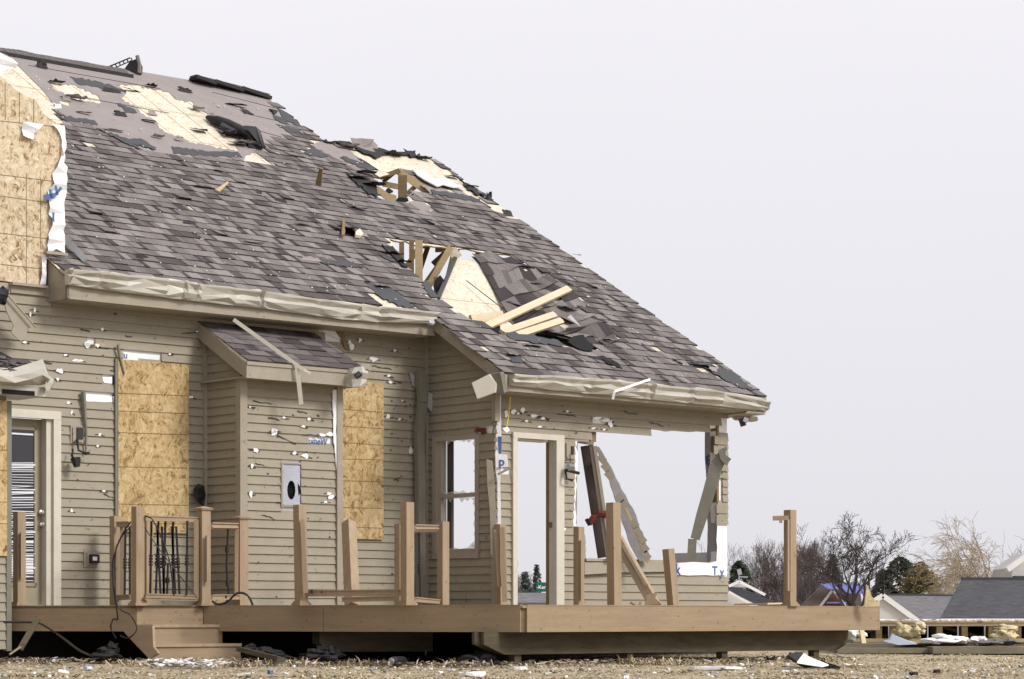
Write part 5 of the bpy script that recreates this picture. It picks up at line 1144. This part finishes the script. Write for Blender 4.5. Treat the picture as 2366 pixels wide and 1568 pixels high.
lump('plastic_sheet', 'felt_black', 'black plastic heap beside the left beam end behind the steps', 'plastic sheet', [(245, 1510, 30, 12, 24.8, .2), (262, 1498, 14, 16, 25, .2)], 6)
mb = MB(); c_ = pr(905, 1528, 23.9); mb.tube([c_+V((.1, .2, 0)), c_+V((.1, .2, 0)), c_+V((.02, .03, 0)), c_], [.01, .05, .05, .045], 14); mb.tube([c_, c_-V((.004, .012, 0))], [.038, .03], 14, 1); mb.tube([c_-V((.004, .012, 0)), c_-V((.006, .018, 0))], [.02, .018], 10, 2)
tag(mb.build('flood_lamp', ['black_metal', 'steel', 'chrome']), 'small round black lamp with silver rim lying under the deck', 'lamp')
lump('bucket', 'black_metal', 'black crushed bucket with two white stickers under the right beam end', 'bucket', [(1100, 1530, 42, 24, 24.3, .3)], 5, n=14, k=10, sm=True)
mb = MB(); mb.slab([[pr(x, y, 23.9) for x, y in [(1096, 1526), (1100, 1526), (1100, 1536), (1096, 1536)]]], V((0, .01, 0))); mb.slab([[pr(x, y, 23.9) for x, y in [(1102, 1527), (1106, 1527), (1106, 1536), (1102, 1536)]]], V((0, .01, 0))); tag(mb.build('sticker', 'wrap_grey'), 'two small white stickers on the black bucket under the beam', 'sticker')
loose('board', 'treated', 'split brown board on the ground right of the steps', 'board', [(pr(556, 1500, 24.3), pr(650, 1524, 23.9), .12, .05)])
# black roof fragment at right
mb = MB(); mb.beam(pr(1826, 1516, 24.2), pr(1934, 1546, 22.6), .05, .07, None, 1); mb.slab([[pr(x, y, 23.8-.02*(y-1500)) for x, y in [(1820, 1512), (1838, 1506), (1852, 1506), (1868, 1520), (1920, 1538), (1908, 1546), (1850, 1534)]]], V((0, .1, -.02)), 1)
mb.slab([[pr(x, y, 23.3-.02*(y-1500)) for x, y in [(1842, 1532), (1858, 1511), (1872, 1520), (1915, 1537), (1900, 1541)]]], V((0, .03, .01)), 0)
mb.slab([[pr(x, y, 22.8) for x, y in [(1904, 1548), (1926, 1542), (1936, 1556), (1930, 1556)]]], V((0, .05, 0)), 1); tag(mb.build('roof_fragment', ['foam_white', 'felt_black']), 'black bent roof fragment with a cream inner panel on the grass at right', 'roof fragment')

# ground scraps that can be told apart
def chunk(px, py, rx, ry, m, lab, cat, seed, name='scrap'):
    r = random.Random(seed); Y = .5*F/(py-HY); mb = MB(); c = pr(px, py, Y); s = Y/F; P = [c+V((rx*s*math.cos(2*math.pi*k/9)*(1+r.uniform(-.3, .3)), ry*s*5*math.sin(2*math.pi*k/9)*(1+r.uniform(-.3, .3)), r.uniform(.0, .02))) for k in range(9)]
    mb.slab([P], Z*.025); return tag(mb.build(name, m), lab, cat)
chunk(505, 1502+14, 42, 4, 'cream', 'large pale flat panel lying in the straw in front of the lower step', 'panel', 1, 'foam_sheet')
chunk(372, 1528, 26, 4, 'foam_white', 'white foam scrap on the grass below the steps', 'foam scrap', 2, 'foam_scrap')
chunk(1200, 1550, 22, 3, 'foam_white', 'white foam scrap on the grass under the deck corner', 'foam scrap', 3, 'foam_scrap')
chunk(1665, 1549, 52, 5, 'foam_white', 'long crumpled white sheet on the grass under the right beam', 'foam scrap', 4, 'foam_scrap')
chunk(1090, 1563, 30, 3, 'foam_white', 'flat white scrap at the bottom edge right of the middle', 'foam scrap', 5, 'foam_scrap')
chunk(203, 1559-10, 9, 3, 'foam_blue', 'small bluish scrap on the grass at the lower left', 'scrap', 6)
chunk(625, 1558, 8, 4, 'blue_ink', 'bright blue plastic bit in the straw', 'scrap', 7)
chunk(2165, 1556, 10, 4, 'felt_black', 'left black lump on the right side grass', 'scrap', 8)
chunk(2112, 1562, 10, 4, 'felt_black', 'nearer black lump on the right side grass', 'scrap', 9)

# straw and scraps spread on the ground
def straw():
    r = random.Random(77); mb = MB()
    cols = [(.47, .385, .25), (.40, .32, .20), (.53, .45, .32), (.33, .26, .165), (.23, .18, .11), (.57, .50, .38), (.17, .15, .08)]
    def blade(x, y, l, up):
        th = r.uniform(0, 6.283); z = gz(x, y); c = r.choice(cols); f = r.uniform(.95, 1.3)*(.62 if noise.noise(V((x*2.3, y*1.3, 9))) > .18 else 1); c = tuple(q*f for q in c)
        d = V((math.cos(th), math.sin(th), 0)); s = V((-d.y, d.x, 0))*r.uniform(.003, .008); p = V((x, y, z)); m = p+d*l*.45+Z*up*.75; e = p+d*l+Z*(up*r.uniform(.3, 1.1))
        i = [mb.vert(q) for q in (p-s, p+s, m+s, m-s, e)]; mb.idx([i[0], i[1], i[2], i[3]], 0, c); mb.idx([i[3], i[2], i[4]], 0, c)
    for k in range(42000):
        y = 18.2+(r.random()**1.25)*15; x = r.uniform(-1, 1)*y*.235
        den = noise.noise(V((x*1.1, y*1.1, 3)))
        if den < -.25 and r.random() < .6: continue
        blade(x, y, r.uniform(.05, .17), r.uniform(.0, .014)+(.02 if den > .3 else 0))
    # taller tufts along the deck
    for k in range(60):
        px = r.uniform(-20, 1960); 
        if 330 < px < 560: Y = 24.2
        else:
            Y = (25.3 if px < 320 else 24.9-(px-470)*.0012 if px < 1208 else 24.1+(px-1208)*.0036)
        Y += r.uniform(-1.0, -.1); c = pr(px, 1500, Y); 
        for j in range(r.randint(10, 30)):
            blade(c.x+r.gauss(0, .08), c.y+r.gauss(0, .07), r.uniform(.05, .16), r.uniform(.02, .07)*(1 if r.random() > .2 else .5))
    for cx, cy, n, sx in ((440, 24.0, 420, .35), (700, 24.3, 60, .1), (850, 24.2, 80, .2), (1560, 24.3, 120, .3), (1500, 24.5, 90, .2), (1050, 23.6, 80, .2)):
        c = pr(cx, 1500, cy)
        for j in range(n): blade(c.x+r.gauss(0, sx), c.y+r.gauss(0, .15), r.uniform(.08, .2), r.uniform(.02, .11))
    o = mb.build('straw_grass', 'straw', fixn=False); o['kind'] = 'stuff'; o['label'] = 'dry straw coloured winter grass covering the ground before the deck'; o['category'] = 'grass'
    mb = MB()
    for k in range(800):
        y = 18.2+(r.random()**1.1)*10; x = r.uniform(-1, 1)*y*.225; cl = noise.noise(V((x*.8+7, y*.8, 1)))
        if cl < .1 and r.random() < .85: continue
        s = r.uniform(.008, .03)*(1.9 if r.random() < .07 else 1); z = gz(x, y)+.012; th = r.uniform(0, 3.1); d = V((math.cos(th), math.sin(th), r.uniform(-.2, .2))); e = V((-d.y, d.x, r.uniform(-.3, .3)))
        c = r.choice(((.78, .78, .78), (.7, .7, .66), (.8, .8, .8), (.45, .42, .38), (.1, .095, .1), (.55, .45, .3), (.3, .29, .3)))
        p = V((x, y, z)); mb.slab([[p-d*s-e*s*.5, p+d*s*1.2-e*s*.3, p+d*s*.5+e*s*.6, p-d*s*.6+e*s*.5]], Z*r.uniform(.006, .02), 0, c=c)
    for k in range(900):
        px = r.uniform(-20, 1960); Y = (25.2 if px < 320 else 24.9-(px-470)*.0012 if px < 1208 else 24.1+(px-1208)*.0036)+r.uniform(-1.1, .5); c0 = pr(px, 1500, Y)
        s = r.uniform(.01, .045); th = r.uniform(0, 3.1); d = V((math.cos(th), math.sin(th), r.uniform(-.1, .3))); e = V((-d.y, d.x, r.uniform(-.2, .3))); c = r.choice(((.06, .05, .04), (.10, .08, .05), (.13, .10, .06), (.05, .05, .05), (.5, .48, .44), (.3, .24, .15)))
        p = V((c0.x, c0.y, gz(c0.x, c0.y)+.02+r.uniform(0, .03))); mb.slab([[p-d*s-e*s*.5, p+d*s*1.6-e*s*.3, p+d*s*.5+e*s*.4, p-d*s*.6+e*s*.4]], Z*.006, 0, c=c)
    for k in range(150):
        c0 = pr(r.gauss(440, 50), 1520, r.uniform(22.2, 24.0)); s = r.uniform(.02, .07); th = r.uniform(0, 3.1); d = V((math.cos(th), math.sin(th), r.uniform(-.1, .3))); e = V((-d.y, d.x, r.uniform(-.2, .3))); c = r.choice(((.8, .8, .8), (.75, .75, .72), (.12, .11, .12), (.3, .26, .22), (.6, .6, .58), (.5, .4, .28)))
        p = V((c0.x, c0.y, gz(c0.x, c0.y)+.02+r.uniform(0, .05))); mb.slab([[p-d*s-e*s*.5, p+d*s*1.2-e*s*.3, p+d*s*.5+e*s*.6, p-d*s*.6+e*s*.5]], Z*.01, 0, c=c)
    o = mb.build('ground_debris', 'scrap'); o['kind'] = 'stuff'; o['label'] = 'countless small pale scraps scattered through the dry grass'; o['category'] = 'debris'
straw()

# ------------------------------------------------------------------ torn-open floor platform at right
def platform():
    r = random.Random(17); Y = 33.5
    pl = thing('floor_platform', 'exposed floor frame of a destroyed house behind the right end of the deck', 'floor frame', pr(2200, 1500, Y))
    def hb(x0, y0, x1, y1, dy, dep, m, nm): mb = MB(); a = pr(x0, y1, Y+dy); b = pr(x1, y0, Y+dy); mb.hexa([V((a.x, a.y, a.z)), V((b.x, a.y, a.z)), V((b.x, a.y+dep, a.z)), V((a.x, a.y+dep, a.z)), V((a.x, a.y, b.z)), V((b.x, a.y, b.z)), V((b.x, a.y+dep, b.z)), V((a.x, a.y+dep, b.z))]); return mb.build(nm, m, pl)
    hb(1940, 1434, 2700, 1438, -.03, 6, 'wood', 'subfloor'); hb(1940, 1438.5, 2700, 1446, 0, .09, 'wood_new', 'top_plate'); hb(1940, 1475, 2700, 1483, 0, .09, 'wood', 'bottom_plate'); hb(1940, 1483.5, 2700, 1496, .02, .1, 'wood_dark', 'sill_beam')
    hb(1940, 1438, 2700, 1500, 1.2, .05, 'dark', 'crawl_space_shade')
    for x in (1988, 2063, 2170, 2228, 2290, 2352, 2030, 2430, 2500): hb(x-6, 1446, x+8, 1475, .01, .5, 'wood_dark', 'joist_end')
    for x in (2052, 2142, 2212, 2274, 2338): hb(x, 1446, x+3, 1478, -.01, .01, 'steel', 'metal_plate')
    for (x0, x1) in ((1980, 2055), (2180, 2270)): 
        mb = MB(); mb.beam(pr(x0, 1448, Y+.3), pr(x1, 1474, Y+.3), .04, .05, None); mb.build('diagonal_web', 'wood_dark', pl)
    mb = MB()
    for k in range(60):
        x = r.uniform(1975, 2366)+r.choice((0, 0, 40)); s = r.uniform(2, 9); crumple(mb, x, 1433, s, r.uniform(1, 3.5), Y+r.uniform(0, .3), .1, r, 0, 6, 4)
    o = mb.build('insulation_tufts', 'foam_white', pl)
    Y2 = 31.2
    lump('insulation_batt', 'insulation', 'left yellow insulation batt bulging from the floor frame', 'insulation', [(2083, 1460, 20, 19, 33.2, .2), (2110, 1462, 22, 15, 33.1, .2), (2125, 1450, 16, 12, 33.1, .2)], 3, n=12, k=9, sm=True)
    lump('insulation_batt', 'insulation', 'right yellow insulation batt bulging from the floor frame', 'insulation', [(2322, 1452, 28, 9, 33.2, .2), (2320, 1466, 28, 13, 33.1, .2)], 4, n=12, k=9, sm=True)
    lump('insulation_batt', 'foam_white', 'pale stuffed bundle in the floor frame just past the deck end', 'insulation', [(1962, 1464, 20, 13, 33.2, .2), (1990, 1464, 10, 12, 33.1, .15)], 5, n=12, k=9, sm=True)
    lump('foam_sheet', 'foam_white', 'rumpled white sheet heap in front of the floor frame', 'sheet', [(2180, 1477, 46, 10, 32.2, .3), (2150, 1482, 28, 8, 32.1, .3), (2210, 1480, 26, 9, 32.2, .3)], 6, n=14, k=8, sm=True)
    lump('foam_sheet', 'foam_white', 'small white sheet peak beside the grey rug', 'sheet', [(2262, 1482, 22, 12, 32.2, .2)], 7, n=10, k=6)
    lump('rug', 'rug', 'grey rumpled rug lying on the timbers at right', 'rug', [(2300, 1484, 40, 7, 32.1, .3), (2330, 1482, 26, 6, 32.1, .3)], 8, n=14, k=8, sm=True)
    mb = MB(); mb.slab([[pr(x, y, 31.9) for x, y in [(2044, 1482), (2056, 1478), (2062, 1464), (2072, 1470), (2098, 1480), (2120, 1488), (2076, 1490)]]], V((0, .1, .01))); tag(mb.build('foam_sheet', 'foam_blue'), 'pale blue folded sheet beside the left insulation batt', 'sheet')
    mb = MB(); mb.beam(pr(1990, 1450, 32.8), pr(1996, 1490, 32.4), .05, .06, None); tag(mb.build('board', 'insulation'), 'narrow yellowish slat leaning on the floor frame', 'slat')
    def slp(x0, y0, x1, y1, Yv, lab, dep=.4, m='sleeper'): mb = MB(); a = pr(x0, y1, Yv); b = pr(x1, y0, Yv); mb.hexa([V((a.x, Yv, a.z)), V((b.x, Yv, a.z)), V((b.x, Yv+dep, a.z)), V((a.x, Yv+dep, a.z)), V((a.x, Yv, b.z)), V((b.x, Yv, b.z)), V((b.x, Yv+dep, b.z)), V((a.x, Yv+dep, b.z))]); tag(mb.build('landscape_timber', m), lab, 'timber')
    slp(1935, 1486, 2236, 1496, 32.2, 'upper grey landscape timber below the floor frame', 1.1); slp(1935, 1497, 2153, 1509, 31.6, 'lower grey landscape timber ending near the middle of the floor frame'); slp(2156, 1494, 2700, 1510, 31.3, 'long right landscape timber running out of the frame', .9)
    slp(2085, 1481, 2235, 1486, 32.0, 'flat pale board lying under the rumpled white sheet', .3, 'wood')
platform()

# ------------------------------------------------------------------ background houses
def bx(mb, x0, y0, x1, y1, Y0, Y1, m=0):
    a = pr(x0, y1, Y0); b = pr(x1, y0, Y0); mb.hexa([V((a.x, Y0, a.z)), V((b.x, Y0, a.z)), V((b.x, Y1, a.z)), V((a.x, Y1, a.z)), V((a.x, Y0, b.z)), V((b.x, Y0, b.z)), V((b.x, Y1, b.z)), V((a.x, Y1, b.z))], m)
def bg_house(lab, Y, roofp, depth, matr, wallx, eave_y, extra=None, trims=()):
    h = thing('neighbour_house', lab, 'house', (pr((wallx[0]+wallx[1])/2, 1424, Y).x, Y+2, -2.6))
    mb = MB(); a = pr(wallx[0], eave_y, Y+.3); b = pr(wallx[1], eave_y, Y+.3); mb.hexa([V((a.x, Y+.3, -3)), V((b.x, Y+.3, -3)), V((b.x, Y+depth*1.8, -3)), V((a.x+depth*.2, Y+depth*1.8, -3)), V((a.x, Y+.3, a.z)), V((b.x, Y+.3, a.z)), V((b.x, Y+depth*1.8, a.z)), V((a.x, Y+depth*1.8, a.z))]); mb.build('wall', 'far_wall', h)
    # roofp: eave left, eave right, ridge right, ridge left in px; ridge lies 'depth' behind
    mb = MB(); P = [pr(*roofp[0], Y), pr(*roofp[1], Y), pr(*roofp[2], Y+depth), pr(*roofp[3], Y+depth)]; mb.slab([P], V((0, .05, -.12)))
    B = [P[3], P[2], V((P[2].x, Y+2*depth, P[1].z)), V((P[3].x+1, Y+2*depth, P[0].z))]; mb.slab([B], V((0, .0, -.12)))
    rf = mb.build('roof', matr, h)
    mb = MB(); mb.beam(P[3], P[2], .3, .1, None); mb.build('ridge_cap', 'tar', rf)
    mb = MB(); mb.beam(P[0]-Z*.1+V((0, -.06, 0)), P[1]-Z*.1+V((0, -.06, 0)), .1, .18, None); mb.build('eave_gutter', 'far_white', rf)
    for (tx0, ty0, tx1, ty1, yo) in trims:
        mb = MB(); mb.beam(pr(tx0, ty0, Y+yo), pr(tx1, ty1, Y+yo), .1, .2, None); mb.build('rake_board', 'far_white', rf)
    return h, rf
bg_house('low house with a large dark grey shingle roof behind the floor frame', 75, [(2172, 1428), (2600, 1428), (2600, 1337), (2222, 1337)], 5, 'far_shingle', (2180, 2600), 1430)
h2, r2 = bg_house('house with a lighter grey roof left of the large dark roof', 95, [(2105, 1432), (2215, 1432), (2215, 1376), (2040, 1374)], 6, 'far_shingle_light', (1990, 2215), 1438, trims=((2040, 1376, 2120, 1434, -.3), (2040, 1376, 2000, 1400, -.3)))
mb = MB(); mb.slab([[pr(x, y, 94.8) for x, y in [(2040, 1378), (2118, 1434), (1990, 1434), (1990, 1402)]]], V((0, .2, 0))); mb.build('gable_wall', 'far_wall', h2)
h3, r3 = bg_house('brick gabled house with a blue tarp on its roof', 110, [(1880, 1400), (1990, 1400), (1986, 1350), (1900, 1350)], 7, 'far_shingle_brown', (1890, 1985), 1402)
mb = MB(); mb.slab([[pr(x, y, 109) for x, y in [(1850, 1399), (1900, 1352), (1986, 1354), (1992, 1399)]]], V((0, .3, 0))); mb.build('roof_side', 'far_shingle_brown', h3)
mb = MB(); mb.slab([[pr(x, y, 108.6) for x, y in [(1896, 1348), (1945, 1347), (1982, 1349), (1998, 1356), (1995, 1372), (1962, 1370), (1944, 1362), (1912, 1360)]]], V((0, .15, 0))); mb.slab([[pr(x, y, 106.8) for x, y in [(1912, 1390), (1978, 1390), (1978, 1394), (1910, 1394)]]], V((0, .15, 0))); mb.build('blue_tarp', 'tarp', r3)
mb = MB(); mb.slab([[pr(x, y, 107) for x, y in [(1898, 1400), (1924, 1366), (1952, 1400)]]], V((0, .3, 0))); mb.build('brick_gable', 'brick', h3)
mb = MB(); mb.beam(pr(1894, 1402, 106.8), pr(1924, 1363, 106.8), .1, .1, None); mb.beam(pr(1924, 1363, 106.8), pr(1954, 1400, 106.8), .1, .1, None); mb.build('rake_board', 'far_white', h3)
h4 = thing('neighbour_house', 'white gabled house with a dark roof right behind the house corner', 'house', (pr(1720, 1400, 80).x, 80, -2.6))
mb = MB(); mb.slab([[pr(x, y, 80) for x, y in [(1640, 1372), (1684, 1366), (1755, 1400), (1755, 1480), (1640, 1480)]]], V((0, 4, 0))); mb.build('wall', 'far_wall', h4)
mb = MB(); mb.slab([[pr(x, y, 81) for x, y in [(1684, 1358), (1712, 1358), (1785, 1388), (1790, 1402), (1735, 1402), (1684, 1372)]]], V((0, 4, 0))); mb.build('roof', 'far_shingle', h4)
mb = MB(); mb.beam(pr(1684, 1367, 79.8), pr(1742, 1400, 79.8), .1, .08, None); mb.beam(pr(1684, 1354, 80.5), pr(1708, 1343, 80.5), .1, .09, None); mb.beam(pr(1708, 1343, 80.5), pr(1768, 1374, 80.5), .1, .09, None); mb.build('rake_board', 'far_white', h4)
mb = MB(); mb.slab([[pr(x, y, 81.2) for x, y in [(1684, 1356), (1708, 1345), (1732, 1357)]]], V((0, .3, 0))); mb.build('gable_wall', 'far_wall', h4)
mb = MB(); mb.beam(pr(1708, 1345, 81), pr(1708, 1316, 81), .05, .05, None); mb.beam(pr(1704, 1322, 81), pr(1713, 1320, 81), .1, .2, None, 0); mb.beam(pr(1708, 1332, 81), pr(1728, 1333, 81), .03, .04, None); mb.build('roof_antenna', 'wrap_grey', h4)
h5 = thing('neighbour_house', 'grey roof seen low through the open doorway', 'house', (pr(1230, 1400, 70).x, 70, -2.6))
mb = MB(); mb.slab([[pr(x, y, Yv) for x, y, Yv in [(1150, 1392, 70), (1300, 1392, 70), (1300, 1369, 74), (1150, 1369, 74)]]], V((0, .05, -.15))); mb.build('roof', 'far_shingle_light', h5)
mb = MB(); bx(mb, 1150, 1393, 1300, 1440, 70.2, 77); mb.build('wall', 'far_wall', h5)
h6 = thing('neighbour_house', 'pale gabled house cut by the right edge above the dark roof', 'house', (pr(2400, 1400, 100).x, 100, -2.6))
mb = MB(); mb.slab([[pr(x, y, 100) for x, y in [(2338, 1312), (2390, 1275), (2500, 1300), (2500, 1480), (2338, 1480)]]], V((0, 4, 0))); mb.build('wall', 'far_wall', h6)
mb = MB(); mb.beam(pr(2326, 1316, 99.5), pr(2392, 1268, 99.5), .5, .22, None); mb.slab([[pr(x, y, 99.6) for x, y in [(2345, 1330), (2500, 1330), (2500, 1336), (2345, 1336)]]], V((0, 1, 0)), 1); mb.build('roof', ['far_white', 'tar'], h6)
# street sign
sg = thing('street_sign', 'green street name sign seen through the open doorway', 'sign', (pr(1258, 1400, 60).x, 60, -1.6))
mb = MB(); a, b = pr(1239, 1367, 60), pr(1290, 1345, 60); mb.hexa([V((a.x, 60, a.z)), V((b.x, 60, a.z)), V((b.x, 60.02, a.z)), V((a.x, 60.02, a.z)), V((a.x, 60, b.z)), V((b.x, 60, b.z)), V((b.x, 60.02, b.z)), V((a.x, 60.02, b.z))]); sb = mb.build('sign_plate', 'sign_green', sg)
text('sign_lettering', '-Ker', .125, pr(1240, 1360, 59.98), (1, 0, 0), Z, 'sign_white', sb)
mb = MB(); mb.beam(V((pr(1264, 1400, 60.05).x, 60.05, -2)), V((pr(1264, 1345, 60.05).x, 60.05, a.z)), .05, .05, None); mb.build('sign_post', 'steel', sg)

# ------------------------------------------------------------------ trees
def tree(kind, px, Y, ytop, seed, mt, lab, spread=.5, twig=.008, lean=0, levels=5, fork=2, grp='bare trees behind the neighbouring houses', trunk=.22, up=.25, droop=0, start=.24, width=None, low=.3, nside=9):
    r = random.Random(seed); base = pr(px, 1424, Y); gb = gz(base.x, Y); top = pr(px, ytop, Y).z; H = top-gb
    t = thing(kind, lab, 'tree', (base.x, Y, gb), grp); tr = MB(); cr = MB(); b0 = V((base.x, Y, gb)); cnt = [0]
    def limb(p, d, l, rad, lv, mb, main=False):
        cnt[0] += 1; n = 6 if lv < 2 else (4 if lv == 2 else 3); pts = [p]; q = p.copy(); dd = d.copy()
        for k in range(n):
            dd = (dd+V((r.uniform(-1, 1), r.uniform(-1, 1), r.uniform(-.7, .7)))*(.10+.05*lv)+V((lean*.10, 0, up*.16-droop*.3*lv/levels))).normalized(); q = q+dd*l/n; pts.append(q.copy())
        rr = [max(twig, rad*(1-.8*k/n)) for k in range(n+1)]; mb.tube(pts, rr, 6 if lv < 1 else (4 if lv < 3 else 3))
        if lv >= levels: return
        kk = nside if main else max(2, int(fork+2.5-lv*.3+r.random()))
        for c in range(kk):
            f = (low+(1-low)*(c+.5)/kk) if main else r.uniform(.25, .97); i = min(int(f*n), n-1); bp = pts[i].lerp(pts[i+1], f*n-i)
            th = c*2.4+r.uniform(-.5, .5); sp = spread*r.uniform(.7, 1.3); dl = (pts[i+1]-pts[i]).normalized(); o = dl.orthogonal().normalized(); o2 = dl.cross(o)
            nd = (dl+(o*math.cos(th)+o2*math.sin(th))*sp*1.5).normalized()
            ll = l*(r.uniform(.5, .72)*(1.15-f*.5)) if main else l*r.uniform(.45, .7)
            limb(bp, nd, ll, max(twig, rr[i]*.74), lv+1, cr)
    limb(b0, V((lean*.12, 0, 1)).normalized(), H*.85, trunk, 0, tr, True)
    zt = max(v[2] for v in cr.v); k = (top-gb)/(zt-gb)
    for m in (tr, cr): m.v = [tuple(b0+(V(v)-b0)*k) for v in m.v]
    tr.build('trunk', mt, t, fixn=False); cr.build('crown', mt, t, fixn=False); return t
def evergreen(px, Y, ytop, wpx, seed, mt, lab, n=3500, base_y=1424, shape='cone', leaf=.16):
    r = random.Random(seed); b = pr(px, base_y, Y); gb = gz(b.x, Y); top = pr(px, ytop, Y).z; H = top-gb; R = wpx*Y/F*(1.3 if shape == 'cone' else .75)
    t = thing('evergreen_tree', lab, 'tree', (b.x, Y, gb), 'evergreen trees behind the neighbouring houses'); mb = MB(); mb.tube([V((b.x, Y, gb)), V((b.x, Y, gb+H*.9))], [.15, .04], 6); mb.build('trunk', 'bark', t)
    mb = MB(); cl = [(r.uniform(0, 6.28), r.uniform(.12, 1), r.uniform(.2, .95)) for k in range(60)]
    for k in range(n):
        if r.random() < .8:
            th, f, rr = r.choice(cl); th += r.gauss(0, .25); f = min(1, max(.05, f+r.gauss(0, .03)))
        else: th, f, rr = r.uniform(0, 6.28), r.random(), r.random()
        prof = (1-f)**.8 if shape == 'cone' else math.sqrt(max(0, 1-f**2.4))
        rad = R*prof*(rr**.5)*(1+.18*math.sin(th*3+f*9)); p = V((b.x+rad*math.cos(th), Y+rad*math.sin(th), gb+H*f-.15*rad)); s = leaf*r.uniform(.5, 1.3)
        d = V((math.cos(th)+r.uniform(-.7, .7), math.sin(th)+r.uniform(-.7, .7), r.uniform(-.5, .5))).normalized(); e_ = d.orthogonal().normalized()*r.uniform(.3, .6); mb.face([p-d*s, p+e_*s, p+d*s, p-e_*s])
    mb.build('crown', mt, t, fixn=False)
tree('bare_tree', 1968, 105, 1178, 5, 'bark', 'large dark bare tree with an open forked crown behind the deck end', .52, .013, 0, 5, 2, trunk=.36, low=.56, nside=9, up=.45)
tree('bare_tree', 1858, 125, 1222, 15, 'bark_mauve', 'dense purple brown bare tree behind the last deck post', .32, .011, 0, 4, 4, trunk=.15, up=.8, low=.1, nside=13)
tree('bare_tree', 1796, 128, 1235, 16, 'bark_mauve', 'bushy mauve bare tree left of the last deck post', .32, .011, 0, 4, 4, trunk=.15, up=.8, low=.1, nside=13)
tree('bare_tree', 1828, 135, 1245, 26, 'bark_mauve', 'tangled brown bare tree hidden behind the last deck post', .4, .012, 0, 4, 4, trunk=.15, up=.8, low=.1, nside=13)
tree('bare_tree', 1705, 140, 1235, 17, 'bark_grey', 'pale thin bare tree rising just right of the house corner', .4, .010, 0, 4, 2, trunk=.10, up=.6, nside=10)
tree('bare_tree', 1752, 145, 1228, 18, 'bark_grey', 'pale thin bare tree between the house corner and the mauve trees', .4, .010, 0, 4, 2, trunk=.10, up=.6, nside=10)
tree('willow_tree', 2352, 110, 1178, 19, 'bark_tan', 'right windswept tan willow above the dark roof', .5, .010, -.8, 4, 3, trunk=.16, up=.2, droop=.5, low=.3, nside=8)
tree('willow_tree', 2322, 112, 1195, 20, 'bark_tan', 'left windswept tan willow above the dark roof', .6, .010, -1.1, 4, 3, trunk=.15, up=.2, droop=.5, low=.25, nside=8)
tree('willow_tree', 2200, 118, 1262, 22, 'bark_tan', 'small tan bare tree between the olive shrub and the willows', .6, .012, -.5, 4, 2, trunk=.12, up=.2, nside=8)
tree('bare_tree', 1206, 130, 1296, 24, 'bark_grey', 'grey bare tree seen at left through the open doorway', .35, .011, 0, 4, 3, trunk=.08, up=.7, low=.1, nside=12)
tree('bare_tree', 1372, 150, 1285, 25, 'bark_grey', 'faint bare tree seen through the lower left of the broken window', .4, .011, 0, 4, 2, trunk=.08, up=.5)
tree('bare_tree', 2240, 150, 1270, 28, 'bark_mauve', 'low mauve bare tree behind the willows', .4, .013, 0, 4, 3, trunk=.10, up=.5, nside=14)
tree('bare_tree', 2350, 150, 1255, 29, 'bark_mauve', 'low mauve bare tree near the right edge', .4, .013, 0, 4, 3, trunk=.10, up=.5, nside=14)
evergreen(1925, 140, 1282, 70, 31, 'needles_grey', 'dark pointed evergreen left of the large bare tree', 3000)
evergreen(1708, 120, 1298, 62, 32, 'needles', 'dark rounded evergreen behind the white gabled house', 2600, shape='round')
evergreen(2080, 125, 1290, 110, 33, 'needles', 'broad dark green evergreen right of the large bare tree', 5000, shape='round', leaf=.2)
evergreen(2040, 130, 1318, 60, 36, 'needles', 'smaller dark evergreen close behind the large bare tree', 2400, shape='round')
evergreen(2128, 115, 1300, 95, 34, 'leaf_olive', 'olive brown leafy shrub before the broad evergreen', 4500, shape='round', leaf=.16)
evergreen(1214, 100, 1322, 34, 37, 'needles_grey', 'left small pine seen through the doorway', 900, leaf=.13, shape='round')
evergreen(1240, 104, 1306, 34, 38, 'needles_grey', 'right small pine seen through the doorway behind the green sign', 900, leaf=.13)
# far wood as one mass of twigs
def far_wood():
    r = random.Random(50); mb = MB()
    for k in range(16000):
        px = r.uniform(1640, 2420) if r.random() < .9 else r.uniform(1180, 1420); Y = r.uniform(155, 190); c = pr(px, 1424, Y); hgt = (1.9+.9*noise.noise(V((px*.013, 2, 0)))+.5*noise.noise(V((px*.05, 2, 0))))
        z0 = -2.6+r.random()*(hgt+1.5); l = r.uniform(.5, 1.6); d = V((r.uniform(-.5, .5), r.uniform(-.3, .3), 1)).normalized(); p = V((c.x, Y, z0)); s = V((.03, 0, 0)); mb.face([p-s, p+s, p+d*l])
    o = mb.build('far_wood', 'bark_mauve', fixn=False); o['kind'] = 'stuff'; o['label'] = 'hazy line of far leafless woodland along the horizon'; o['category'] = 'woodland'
far_wood()
